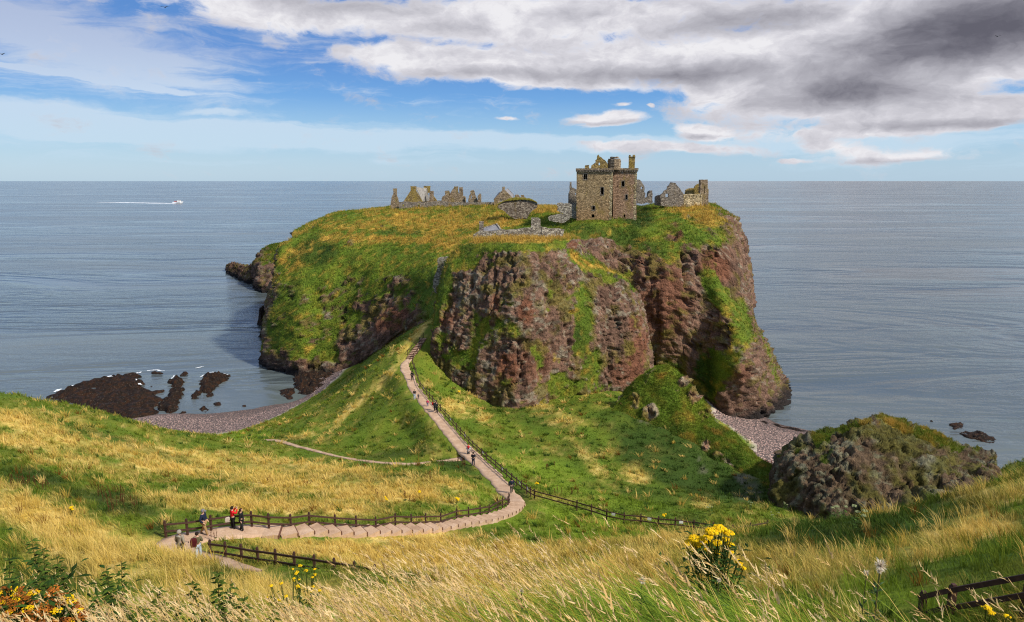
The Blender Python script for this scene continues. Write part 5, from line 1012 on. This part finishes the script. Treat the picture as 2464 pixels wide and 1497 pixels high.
# ---- foreground sward with seed heads
def fg_points(n,ymin,ymax,pw,mask=None):
    w=ca*(np.abs(xc)<.80*np.maximum(yc,0)+1.2)*(yc>ymin)*(yc<ymax)/np.maximum(yc,1)**pw
    if mask is not None: w=w*mask
    return sample_grid(GP,w,n)
FGREEN=[(1850,1475,600,100,0,1.5),(2050,1420,260,50,10,1.1),(1500,1490,260,40,0,.6),(2250,1480,200,50,0,.5),(60,1480,200,60,0,.4),(420,1480,260,60,0,.45),(1450,1480,200,40,0,.5)]
def greenness(P,lift=.55):
    Q=P.copy(); Q[:,2]+=lift; return np.clip(blobs(Q,FGREEN,.5,141,1.2)+.55*fbm(P,.9,3,142)+.05,0,1)
def stems(n,ymin,ymax,label):
    P,i,j,u,v=fg_points(n,ymin,ymax,1.1); gr=greenness(P); px_,_py=project(P+[0,0,.7]); keep=RNG.random(n)>np.clip(np.maximum(gr*1.25,.93*sstep(2090,2220,px_)),0,.97); rg=(np.abs(px_-1712)<75)&(P[:,1]<5.5); keep&=~(rg&(RNG.random(n)<.8)); P=P[keep]; n=len(P); P[:,2]-=.05
    pq_,_pw=project(P+[0,0,.7]); h=RNG.uniform(.5,.95,n)*(1-.22*np.exp(-((pq_-790)/190)**2))*(1+.16*sstep(0,.9,P[:,0]/np.maximum(P[:,1],2)*3.2))*(1+.15*fbm(P,1.5,2,143)); lean=RNG.uniform(.10,.42,n)+.12*fbm(P,2.0,2,144)
    up=np.stack([-lean*h+RNG.normal(0,.09,n)*h,RNG.normal(0,.10,n)*h,h],-1); bend=np.stack([-RNG.uniform(.02,.30,n)*h,RNG.normal(0,.06,n)*h,-RNG.uniform(0,.10,n)*h],-1)
    st=(np.array([.68,.42,.06])+(np.array([.84,.62,.22])-np.array([.68,.42,.06]))*RNG.random(n)[:,None])*jit(n,.2); bs=st*np.array([.80,.95,.60])
    d=np.maximum(P[:,1],1.5); parts=[blade_mesh(P,up,bend,np.maximum(.0036,d*.0007)*RNG.uniform(.8,1.3,n),bs,st,4)]
    # heads
    hd=RNG.random(n)<.72; B=(P+up+bend)[hd]; ax=(up+2*bend)[hd]; ax/=np.linalg.norm(ax,axis=1)[:,None]; m=len(B); ln=RNG.uniform(.07,.17,m); hc=(np.array([.70,.46,.18])+np.array([.22,.24,.20])*RNG.random(m)[:,None])*jit(m,.22)
    ax=ax+np.stack([RNG.uniform(-.35,0,m),RNG.normal(0,.1,m),RNG.uniform(-.25,0,m)],-1); ax/=np.linalg.norm(ax,axis=1)[:,None]
    K_=9
    for k in range(K_):
        t=k/K_; pos=B+ax*((t-.25)*ln)[:,None]; a=RNG.uniform(0,2*pi,m); s1=np.cross(ax,[0,0,1.]); s1/=np.linalg.norm(s1,axis=1)[:,None]+1e-6; s2=np.cross(ax,s1); out=s1*np.cos(a)[:,None]+s2*np.sin(a)[:,None]
        sl=ln*(.34-.14*t); upv=ax*sl[:,None]*.93+out*(sl*.32)[:,None]; parts.append(blade_mesh(pos,upv,out*(sl*.05)[:,None],np.maximum(.0075,d[hd]*.0013)*(1.15-.5*t),hc*.85,hc*jit(m,.2)))
    return parts
def leaves(n,ymin,ymax,hr,wr,green_only):
    P,i,j,u,v=fg_points(n,ymin,ymax,1.1); gr=greenness(P); g2=gr if green_only else .25+.75*gr
    keep=RNG.random(n)<(np.clip(gr*1.2,0,1) if green_only else np.ones(n)); P=P[keep]; gr=gr[keep]; n=len(P); P[:,2]-=.04
    h=RNG.uniform(*hr,n); lean=RNG.uniform(.05,.55,n)*(1.0 if green_only else .8)
    up=np.stack([-lean*h+RNG.normal(0,.16,n)*h,RNG.normal(0,.16,n)*h,h],-1); bend=np.stack([-RNG.uniform(.1,.75,n)*h,RNG.normal(0,.12,n)*h,-RNG.uniform(.1,.5,n)*h],-1)
    isg=RNG.random(n)<np.clip(gr*1.1+(.55 if green_only else .12),0,1)
    gcx=(np.array([.06,.13,.014])+(np.array([.33,.43,.04])-np.array([.06,.13,.014]))*RNG.random(n)[:,None]); dry=(np.array([.44,.27,.05])+np.array([.30,.24,.09])*RNG.random(n)[:,None]); c=np.where(isg[:,None],gcx,dry)
    return [blade_mesh(P,up,bend,np.maximum(wr,P[:,1]*.0009)*RNG.uniform(.7,1.5,n),c*.95,c*jit(n,.2),4)]
V,F,C=join(stems(14000,1.6,8.5,'')+leaves(34000,1.5,12,(.25,.62),.0045,False)+leaves(60000,1.5,9,(.42,.88),.0062,True))
o=link('grass',fastmesh('grass',V,F,C,smooth=False),m_grass); tag(o,'tall ripe grass with nodding seed heads in the foreground',kind='stuff')
# ------------------------------------------------------------------ plants
m_leaf,_,_=vcolmat('plant_leaves',None,.7,.25,.08)
def cmesh(name,parts,parent):
    V,F,C=join(parts); o=link(name,fastmesh(name,V-np.array(parent.location),F,C,smooth=False),m_leaf,parent); return o
def leafset(pos,dirs,ln,wd,c):
    n=len(pos); d=dirs/np.linalg.norm(dirs,axis=1)[:,None]; s=np.cross(d,[0,0,1.]); s/=np.linalg.norm(s,axis=1)[:,None]+1e-6; L_=ln[:,None]; W_=wd[:,None]
    droop=np.array([0,0,-1.])
    V=np.stack([pos,pos+d*L_*.4-s*W_*.5+droop*L_*.05,pos+d*L_+droop*L_*.28,pos+d*L_*.4+s*W_*.5+droop*L_*.05,pos+d*L_*.45+np.array([0,0,.02])*L_],1); o=np.arange(n)[:,None]*5
    T=np.concatenate([np.concatenate([o,o+1,o+4],1),np.concatenate([o+1,o+2,o+4],1),np.concatenate([o+2,o+3,o+4],1),np.concatenate([o+3,o,o+4],1)],0)
    C=np.stack([c*.8,c,c*1.1,c,c*1.05],1); return V.reshape(-1,3),[T],C.reshape(-1,3)
def stalk(a,b_,w,c,n=4,curve=(0,0,0)):
    a=np.array(a,float);b_=np.array(b_,float); mb=MB(); pts=[a+(b_-a)*t+np.array(curve)*4*t*(1-t) for t in np.linspace(0,1,n)]; mb.tube(pts,[w*(1-.5*i/(n-1)) for i in range(n)],4,False)
    V=np.array(mb.v); return V,[np.array(mb.f)],np.repeat(np.array([c]),len(V),0)
def gpt(px,py,d):
    p=PD(px,py,d); z=ground(p[0],p[1]); return np.array([p[0],p[1],z]),p[2]
def nettle(px,py,d,label,spread=.13,ns=4):
    g,top=gpt(px,py,d); H=max(.35,top-g[2]); e=empty('nettle_plant',g); tag(e,label,'nettle','nettles in the foreground'); ST=[];LF=[]
    for s in range(ns):
        f=1 if s==0 else RNG.uniform(.55,.92); b0=g+np.r_[RNG.normal(0,spread,2),-.05]; tp=b0+np.array([RNG.normal(-.05,.08),RNG.normal(0,.08),H*f]); tp=g+np.array([0,0,H]) if s==0 else tp; ST.append(stalk(b0,tp,.006,(.07,.075,.02)))
        nn=max(5,int(H*f/.062)); 
        for k in range(nn):
            t=.18+.82*k/nn; p=b0+(tp-b0)*t; sz=(.115*(1-.55*t)+.02)*(1.15 if d<7 else 1.3); a0=k*pi/2+RNG.uniform(-.3,.3)
            an=np.array([a0,a0+pi,a0+RNG.uniform(.8,2.)]); dr=np.stack([np.cos(an),np.sin(an),np.full(3,.25)],-1); cc=np.array([.034,.058,.010])*RNG.uniform(.6,1.8)+np.array([.02,.03,.0])*t
            LF.append(leafset(np.repeat(p[None],3,0),dr,np.full(3,sz)*RNG.uniform(.8,1.2,3),np.full(3,sz*.5),np.repeat(cc[None],3,0)))
    cmesh('stem',ST,e); cmesh('leaves',LF,e); return e
NET=[(75,1292,7.5,'tallest dark nettle at the left edge of the photo'),(22,1335,6.5,'dark nettle against the left edge behind the rusty flower bush'),(135,1335,6.8,'dark nettle just right of the tallest nettle at the left edge'),(100,1375,5.8,'dark leafy nettle directly behind the rusty flower bush'),(255,1362,6.4,'slender nettle standing alone left of the switchback people'),(292,1350,6.9,'second slender nettle left of the switchback people'),(235,1420,5.2,'bushy nettle just right of the rusty flower bush'),
     (372,1412,5.4,'nettle at the bottom between the rusty bush and the lower fence'),(420,1440,4.8,'low broad nettle at the bottom left of the lower fence'),(462,1395,5.6,'bushy nettle below the lower fence posts'),(523,1367,6.0,'tallest nettle below the lower fence'),(556,1398,5.5,'nettle just right of the tallest one below the lower fence'),(590,1432,5.0,'short nettle to the right below the lower fence'),(330,1462,4.4,'nettle at the bottom edge right of the rusty bush'),(505,1455,4.4,'nettle at the bottom edge below the lower fence'),
     (1385,1440,4.6,'small dark leaved plant deep in the golden grass at centre bottom')]
for a in NET: nettle(*a)
YEL=np.array([.90,.60,.010]); RUSTC=np.array([.26,.088,.018])
def florets(center,rx,ry,rz,n,c,r):
    u=RNG.normal(0,1,(n,3)); u/=np.linalg.norm(u,axis=1)[:,None]; u[:,2]=np.abs(u[:,2])*.9-.12; pos=center+u*np.array([rx,ry,rz])*RNG.uniform(.75,1.05,n)[:,None]
    a=RNG.uniform(0,2*pi,n); nrm=u*.6+np.array([0,-.35,.75])+RNG.normal(0,.3,(n,3)); nrm/=np.linalg.norm(nrm,axis=1)[:,None]; s=np.cross(nrm,[1,0,.2]); s/=np.linalg.norm(s,axis=1)[:,None]; t=np.cross(nrm,s); V=[pos+nrm*r*.35]; cc=c*jit(n,.28 if c[1]>.3 else .6); C=[cc*np.array([.85,.70,.6])]
    for k in range(5): q=2*pi*k/5; V.append(pos+(s*cos(q)+t*sin(q))*r); C.append(cc)
    V=np.stack(V,1);C=np.stack(C,1);o=np.arange(n)[:,None]*6; T=np.concatenate([np.concatenate([o,o+1+k,o+1+(k+1)%5],1) for k in range(5)],0); return V.reshape(-1,3),[T],C.reshape(-1,3)
def ragwort(label,base,clusters,cols=None,leafn=120,leafc=(.035,.075,.014),spread=.14,name='ragwort_plant',fr=.011,den=1.0,group=None):
    """clusters: list of (point, radius)"""
    e=empty(name,base); tag(e,label,'flower',group); ST=[];FL=[];LF=[]
    for k,(p,r) in enumerate(clusters):
        p=np.array(p); ST.append(stalk(base+np.r_[RNG.normal(0,.04,2),-.05],p,.007,(.06,.085,.02),5,curve=(0,0,.03)))
        for q in range(3): ST.append(stalk(base+(p-base)*.7,p+np.r_[RNG.normal(0,r*.5,2),0],.004,(.07,.10,.02),3))
        cmesh('flower_head',[florets(p,r,r,r*.55,int(den*(14+r*r*14000)),cols[k] if cols else YEL,fr)],e)
    n=leafn; ci=RNG.integers(0,len(clusters),n); pt=np.array([clusters[i][0] for i in ci]); t=RNG.uniform(.08,.93,n)[:,None]; pos=base+(pt-base)*t+RNG.normal(0,spread*.35,(n,3)); a=RNG.uniform(0,2*pi,n)
    LF.append(leafset(pos,np.stack([np.cos(a),np.sin(a),RNG.uniform(.1,.7,n)],-1),RNG.uniform(.05,.13,n),RNG.uniform(.015,.035,n),np.array(leafc)*jit(n,.5)))
    cmesh('stem',ST,e); cmesh('leaves',LF,e); return e
k9=crop(2600,2050,4.1067)
D_=5.6; g,_t=gpt(1722,1390,D_)
ragwort('large bright yellow ragwort rising above the golden grass right of centre',g,[(PD(*k9(x,y),D_+RNG.uniform(-.15,.15)),r*K/4.1067/1635*D_*1.4) for x,y,r in [(1145,262,85),(1010,310,80),(1085,300,60),(915,440,75),(960,400,60),(745,425,75),(680,520,95),(800,515,90),(890,530,70),(1290,335,62),(1230,300,50),(1240,440,42),(1315,525,48),(1100,500,62),(1050,535,45),(1115,655,32),(730,620,35),(1440,800,36),(1490,850,34),(1340,660,26),(600,520,40),(930,610,24),(1540,915,24)]],leafn=850,spread=.3,fr=.0125)
g,_t=gpt(70,1500,3.9); kl=crop(0,2250,4.928)
cl=[];cc=[]
for k in range(96):
    x,y=RNG.uniform(-180,1680),RNG.uniform(480,1330); top=480+max(0,x-900)**2/1050. if x>900 else 480+max(0,200-x)*.12
    if y<top: y=top+RNG.uniform(0,120)
    cl.append((PD(*kl(x,y),3.9+RNG.uniform(-.05,.05)-(y-480)*.00055),RNG.uniform(.018,.038))); cc.append(YEL if RNG.random()<.2 else RUSTC*RNG.uniform(.7,1.5)+np.array([.12,.05,0])*RNG.random())
ragwort('broad bush of rusty brown and yellow ragwort heads in the lower left corner',g,cl,cc,leafn=1300,leafc=(.03,.068,.012),spread=.45,fr=.0046,den=1.7)
def small_rag(px,py,d,label,n=5,r=.07,h=None,w=.25):
    if d: g,t=gpt(px,py,d)
    else: g=hit(px,py,20); t=g[2]+.75; d=g[1]
    H=max(.3,t-g[2]); ragwort(label,g,[(g+np.array([RNG.normal(0,w*.5),RNG.normal(0,w*.4),H*RNG.uniform(.72,1.0)]),r*RNG.uniform(.7,1.2)) for _ in range(n)],leafn=60,fr=max(.009,d*.0009),den=.35 if d>12 else .8,spread=.1,group='small yellow ragworts in the grass')
small_rag(728,1370,9.5,'yellow ragwort in front of the lower fence',14,.028,w=.3); small_rag(690,1412,8.0,'low yellow ragwort in dry grass below the lower fence',9,.024,w=.4); small_rag(2396,1462,5.0,'yellow ragwort by the nearest fence in the lower right corner',9,.03,w=.14)
for x,y,l in [(1290.5,1176,'yellow ragwort beside the right hand fence near the path bend'),(1097,1216,'yellow ragwort in the meadow behind the fence near the path bend'),(931,1216,'small yellow ragwort in the meadow behind the middle of the step fence'),(1010,1200,'yellow ragwort in the meadow left of the path bend'),(1597,1253,'yellow ragwort behind the right hand fence near a white notice'),(170,1246,'small yellow ragwort on the slope left of the switchback'),(1105,950,'yellow ragwort on the slope between the path and the red rock')]: small_rag(x,y,0,l,4,.09)
# dock plants: rusty seed spikes
def dock(px,py,label,h=1.0,ns=6,col=(.125,.036,.016),group='rusty dock plants',d=None):
    g=hit(px,py,18) if d is None else gpt(px,py,d)[0]; e=empty('dock_plant',g); tag(e,label,'dock',group); ST=[];FL=[];LF=[]; s_=max(1,g[1]/38)
    for k in range(ns):
        b0=g+np.r_[RNG.normal(0,.16*s_,2),-.05]; tp=b0+np.array([RNG.normal(0,.1),RNG.normal(0,.1),h*RNG.uniform(.7,1.1)]); ST.append(stalk(b0,tp,.009*s_,(.09,.05,.02)))
        n=46; t=RNG.uniform(.35,1.0,n)[:,None]; pos=b0+(tp-b0)*t; a=RNG.uniform(0,2*pi,n); cmesh('seed_spike',[leafset(pos,np.stack([np.cos(a),np.sin(a),RNG.uniform(.5,1.5,n)],-1),RNG.uniform(.04,.09,n)*s_,RNG.uniform(.02,.035,n)*s_,np.array(col)*jit(n,.5))],e)
    n=14; a=RNG.uniform(0,2*pi,n); LF.append(leafset(np.repeat((g+[0,0,.05])[None],n,0),np.stack([np.cos(a),np.sin(a),RNG.uniform(.3,1.,n)],-1),RNG.uniform(.15,.3,n),RNG.uniform(.05,.09,n),np.array([.04,.075,.016])*jit(n,.5)))
    cmesh('stem',ST,e); cmesh('leaves',LF,e)
W1='on the dark patch of the left slope'; W2='in the hollow left of the step fence'
for x,y,l in [(34,1172,'rusty dock at the left end of the dark patch on the left slope'),(58,1178,'rusty dock second from the left in the dark patch on the left slope'),(80,1172,'tall rusty dock in the middle of the dark patch on the left slope'),(104,1182,'rusty dock at the right end of the dark patch on the left slope'),(245,1196,'rusty dock at the left of the hollow left of the step fence'),(268,1212,'rusty dock low in the hollow left of the step fence'),(286,1190,'tallest rusty dock in the hollow left of the step fence'),(300,1215,'rusty dock at the right of the hollow left of the step fence'),(275,1234,'lowest rusty dock in the hollow left of the step fence'),(322,1225,'small rusty dock nearest the first fence post')]: dock(x,y,l)
for x,y,l in [(517,1301,'single red brown dock spike beside the first post of the lower fence'),(1106,1118,'rusty dock beside the junction of the side path'),(1122,1126,'rusty dock just below the junction of the side path'),(1062,1128,'rusty dock on the meadow left of the path junction'),(905,1196,'rusty dock in the meadow behind the step fence'),(975,1205,'rusty dock in the meadow near the path bend'),(1338,1186,'reddish dock in the grass behind the right hand fence'),(1375,1190,'second reddish dock behind the right hand fence'),(1320,1128,'reddish dock on the green slope below the red rock')]: dock(x,y,l,.9,3)
for i,(x,y) in enumerate([(1786,1078),(1797,1080),(1808,1083),(1818,1080),(1830,1086),(1842,1090),(1852,1092)]):
    dock(x,y,['leftmost red dock at the back of the right beach','second red dock from the left at the back of the right beach','third red dock from the left at the back of the right beach','middle red dock taller than its neighbours at the back of the right beach','red dock right of the middle at the back of the right beach','second red dock from the right at the back of the right beach','rightmost red dock at the back of the right beach'][i],1.2,3,(.20,.035,.03),'red docks at the back of the right beach',d=136)
# umbels and thistles
def umbel(px,py,label):
    g=hit(px,py,18); e=empty('hogweed_plant',g); tag(e,label,'hogweed','hogweed on the slope by the outcrop'); ST=[];FL=[];LF=[]
    for k in range(4):
        tp=g+np.array([RNG.normal(0,.3),RNG.normal(0,.25),RNG.uniform(.7,1.1)]); ST.append(stalk(g-[0,0,.05],tp,.012,(.09,.12,.04))); cmesh('flower_head',[florets(tp,.10,.10,.03,26,np.array([.30,.36,.18]),.026)],e)
    n=30; a=RNG.uniform(0,2*pi,n); LF.append(leafset(g+np.c_[RNG.normal(0,.2,(n,2)),RNG.uniform(.1,.6,n)],np.stack([np.cos(a),np.sin(a),RNG.uniform(.2,.8,n)],-1),RNG.uniform(.15,.3,n),RNG.uniform(.06,.12,n),np.array([.06,.11,.02])*jit(n,.4)))
    cmesh('stem',ST,e); cmesh('leaves',LF,e)
k4b=crop(2600,1950,1.64706)
for x,y,l in [(400,185,'pale hogweed at the foot of the ridge left of the outcrop'),(812,222,'pale hogweed below the left end of the outcrop'),(890,150,'pale hogweed against the lower left of the outcrop'),(1240,232,'pale hogweed below the middle of the outcrop'),(1350,285,'pale hogweed below the right half of the outcrop'),(660,150,'white flowered hogweed between the fence and the outcrop')]: umbel(*k4b(x,y),l)
def thistle(px,py,d,r,label):
    g,t=gpt(px,py,d); e=empty('thistle',g); tag(e,label,'thistle','thistles gone to seed in the foreground'); c=np.array(PD(px,py,d)); ST=[stalk(g-[0,0,.05],c,.006,(.12,.12,.05),4)]
    n=170; u=RNG.normal(0,1,(n,3)); u/=np.linalg.norm(u,axis=1)[:,None]; u[:,2]+=.25; FL=[blade_mesh(np.repeat(c[None],n,0),u*r*RNG.uniform(.7,1.15,n)[:,None],RNG.normal(0,r*.12,(n,3)),np.full(n,r*.13),np.repeat([[.55,.42,.28]],n,0),np.repeat([[.86,.80,.68]],n,0))]
    n=26; a=RNG.uniform(0,2*pi,n); h=RNG.uniform(.2,.85,n)[:,None]; LF=[leafset(g+(c-g)*h,np.stack([np.cos(a),np.sin(a),RNG.uniform(.2,.9,n)],-1),RNG.uniform(.05,.11,n),RNG.uniform(.012,.025,n),np.array([.05,.09,.03])*jit(n,.4))]
    cmesh('stem',ST,e); cmesh('leaves',LF,e); cmesh('seed_head',FL,e)
for a in [(2119,1363,4.6,.050,'largest white thistle puff right of the yellow ragwort'),(2116,1375,4.55,.026,'small cream thistle head just below the largest puff'),(2085,1380,4.6,.026,'oval cream thistle head left of the largest puff'),(1730,1397,4.2,.020,'small round thistle head below the yellow ragwort'),(1545,1398,4.2,.028,'pale thistle puff left of the yellow ragwort'),(1255,1423,4.3,.020,'tiny pale thistle head in the golden grass at centre')]: thistle(*a)
# ------------------------------------------------------------------ sky, clouds and sun
SUN_AZ=radians(120); SUN_EL=radians(43)     # azimuth measured from +Y towards +X
W=bpy.data.worlds.new('World'); S.world=W; W.use_nodes=True; nt=W.node_tree; bg=nt.nodes['Background']
sky=N(nt,'ShaderNodeTexSky',sky_type='NISHITA'); sky.sun_disc=False; sky.sun_elevation=SUN_EL; sky.sun_rotation=SUN_AZ
sky.altitude=60; sky.air_density=1.0; sky.dust_density=.4; sky.ozone_density=1.2
tc=N(nt,'ShaderNodeTexCoord'); sp=N(nt,'ShaderNodeSeparateXYZ'); L(nt,tc.outputs['Generated'],sp.inputs[0])
az=mathn(nt,'ARCTAN2',sp.outputs[0],sp.outputs[1]); hz=mathn(nt,'SQRT',mathn(nt,'ADD',mathn(nt,'MULTIPLY',sp.outputs[0],sp.outputs[0]),mathn(nt,'MULTIPLY',sp.outputs[1],sp.outputs[1])))
el=mathn(nt,'ARCTAN2',sp.outputs[2],hz)
cb=N(nt,'ShaderNodeCombineXYZ'); L(nt,az,cb.inputs[0]); L(nt,el,cb.inputs[1]); uv=cb.outputs[0]
def mapv(vec,scale,loc=(0,0,0)):
    m=N(nt,'ShaderNodeMapping'); m.inputs['Scale'].default_value=scale; m.inputs['Location'].default_value=loc; L(nt,vec,m.inputs[0]); return m.outputs[0]
wn=N(nt,'ShaderNodeTexNoise',Scale=1.0,Detail=5.0,Roughness=.6); L(nt,mapv(uv,(7,16,1)),wn.inputs['Vector'])
wsub=N(nt,'ShaderNodeVectorMath',operation='SUBTRACT'); L(nt,wn.outputs['Color'],wsub.inputs[0]); wsub.inputs[1].default_value=(.5,.5,.5)
wmul=N(nt,'ShaderNodeVectorMath',operation='MULTIPLY'); L(nt,wsub.outputs[0],wmul.inputs[0]); wmul.inputs[1].default_value=(.085,.036,0)
wad=N(nt,'ShaderNodeVectorMath',operation='ADD'); L(nt,uv,wad.inputs[0]); L(nt,wmul.outputs[0],wad.inputs[1]); uvw=wad.outputs[0]
def angle_of(px,py):
    r=ray(px,py); return math.atan2(r[0],r[1]),math.atan2(r[2],math.hypot(r[0],r[1]))
def blob(x,y,rx,ry,ang,vec):
    a,e=angle_of(x,y); m=N(nt,'ShaderNodeMapping',vector_type='TEXTURE'); m.inputs['Location'].default_value=(a,e,0); m.inputs['Rotation'].default_value=(0,0,radians(-ang)); m.inputs['Scale'].default_value=(rx/1635,ry/1635,1)
    L(nt,vec,m.inputs[0]); g=N(nt,'ShaderNodeTexGradient',gradient_type='SPHERICAL'); L(nt,m.outputs[0],g.inputs[0]); return g.outputs['Fac']
def field(lst,vec,base=0.0):
    acc=None
    for (x,y,rx,ry,a,w) in lst:
        f=blob(x,y,rx,ry,a,vec); acc=mathn(nt,'MULTIPLY_ADD',f,w,acc if acc is not None else base)
    return acc
fine=noise(nt,1,7,.62,mapv(uvw,(16,44,1)),.2); midn=noise(nt,1,7,.62,mapv(uvw,(7,20,1),(3,1,0)),.3)
cir=noise(nt,1,7,.65,mapv(uvw,(5,42,1),(1,7,0)),.8)
# heavy clouds
puff=noise(nt,1,9,.64,mapv(uvw,(20,34,1),(5,2,0)),.25)
HV=[(1330,105,520,60,0,.5),(620,25,420,46,0,.5),(2230,110,600,140,-14,1.45),(2000,180,330,90,-6,1.0),(2150,240,330,60,4,1.1),(2300,60,420,130,0,.9),(1760,110,420,60,-4,.7),(1520,165,420,55,0,.95),(1120,160,320,56,4,1.5),(960,130,200,30,0,.5),(1350,50,600,60,0,.72),(900,25,560,56,0,.72),(1700,20,700,46,0,.66),(1400,195,340,22,4,.7),(640,60,240,50,10,.3),
    (1455,288,112,24,0,1.5),(1690,318,80,22,4,1.3),(1222,283,44,8,0,1.0),(1555,253,18,7,0,1.0),(1480,252,30,7,0,.8),(2270,292,300,36,-6,1.0),(2390,250,170,26,-10,.6),(1740,214,90,24,0,.8),(2010,354,100,16,4,.9),(2170,374,190,22,0,1.0),(1910,380,44,8,0,.9),(1600,357,280,18,2,.85),(1520,350,130,12,2,.7),(2100,320,420,16,0,.5)]
hv=field(HV,uvw); hvd=mathn(nt,'ADD',hv,mathn(nt,'MULTIPLY_ADD',puff,1.7,-.87)); hvd=mathn(nt,'MULTIPLY_ADD',mathn(nt,'ADD',midn,-.5),1.0,hvd)
over=mapr(nt,el,.26,.55); hvd=mathn(nt,'MULTIPLY_ADD',over,.38,hvd); ma=mapr(nt,hvd,.06,.66)  # cloud cover above the view, added to raise the ambient light
# thin veils and bands
VE=[(100,110,560,120,8,.75),(420,185,420,50,16,.35),(800,110,420,70,6,.5),(60,50,500,70,0,.35),(330,303,780,40,3,1.05),(0,290,400,60,6,.85),(1000,332,520,28,2,1.05),(1400,345,460,22,1,.85),(1800,345,560,26,0,.7),(2200,345,520,46,0,.75),(700,352,700,18,1,.5),(1700,290,240,14,3,.3),(75,165,170,8,6,1.4),(310,198,140,9,7,1.5),(530,273,80,8,0,.8),(300,385,600,14,0,.3),(900,385,500,12,0,.3),(2300,395,400,18,0,.3),(950,235,260,26,10,.3)]
ve=field(VE,uvw); ved=mathn(nt,'MULTIPLY_ADD',mathn(nt,'ADD',cir,-.5),1.7,ve); ved=mathn(nt,'MULTIPLY_ADD',mathn(nt,'ADD',puff,-.5),.5,ved); mv=mathn(nt,'MULTIPLY',mapr(nt,ved,.10,.80),.82)
# shading of the heavy clouds
DKB=[(2230,130,440,75,-14,1.25),(2130,232,320,46,0,.62),(2380,50,260,80,0,.75),(2180,60,320,44,-10,.6),(1500,178,340,30,0,.62),(1130,180,230,20,0,.62),(1750,172,280,40,0,.62),(1700,62,260,36,0,.4),(850,12,260,30,0,.5),(1850,36,260,46,0,.45),(1340,44,120,26,0,.35),(1455,296,100,9,0,.55),(1690,326,70,8,0,.5),(1100,60,160,20,0,.35),(2270,305,240,14,0,.5),(2170,382,160,9,0,.45)]
dk=mathn(nt,'MULTIPLY_ADD',mathn(nt,'ADD',midn,-.5),1.1,field(DKB,uvw)); dk=mathn(nt,'MULTIPLY_ADD',mathn(nt,'ADD',puff,-.5),1.1,dk)
ccol=ramp(nt,mathn(nt,'MULTIPLY_ADD',dk,.60,.065),[(0.0,(8.1,8.0,8.3)),(.12,(6.5,6.4,6.9)),(.30,(4.8,4.75,5.25)),(.55,(3.2,3.15,3.6)),(.78,(1.9,1.87,2.25)),(1.0,(1.2,1.18,1.5))])
vcol=ramp(nt,mapr(nt,el,0,.22),[(0,(5.2,6.8,8.1)),(.5,(6.0,7.0,8.3)),(1,(4.6,5.2,6.8))])
base=ramp(nt,mapr(nt,el,0.0,.30),[(0,(4.0,6.0,8.0)),(.10,(3.0,5.5,8.1)),(.32,(.95,3.3,7.5)),(.55,(.5,2.2,6.5)),(1,(.55,2.0,5.6))])
c=mixc(nt,.75,sky.outputs[0],base); c=mixc(nt,mv,c,vcol); c=mixc(nt,ma,c,ccol)
L(nt,c,bg.inputs[0]); bg.inputs[1].default_value=.10
sd=bpy.data.lights.new('sun','SUN'); sd.energy=4.9; sd.angle=radians(4); sd.color=(1,.93,.82)
so=bpy.data.objects.new('sun',sd); COL.objects.link(so); so.rotation_euler=(pi/2-SUN_EL,0,-SUN_AZ+pi); so.location=(60,20,120)
dirv=Vector((sin(SUN_AZ)*cos(SUN_EL),cos(SUN_AZ)*cos(SUN_EL),sin(SUN_EL))); so.rotation_euler=dirv.to_track_quat('Z','Y').to_euler()
# ------------------------------------------------------------------ render settings
S.view_settings.view_transform='Standard'; S.view_settings.look='None'; S.view_settings.gamma=1; S.view_settings.exposure=0.08
S.cycles.max_bounces=6; S.cycles.diffuse_bounces=2; S.cycles.glossy_bounces=2; S.cycles.transmission_bounces=2; S.cycles.use_denoising=True; S.cycles.denoiser='OPENIMAGEDENOISE'; S.cycles.denoising_input_passes='RGB_ALBEDO_NORMAL'; S.cycles.denoising_prefilter='NONE'; S.cycles.filter_width=1.15
S.cycles.caustics_reflective=False; S.cycles.caustics_refractive=False; S.cycles.sample_clamp_indirect=4
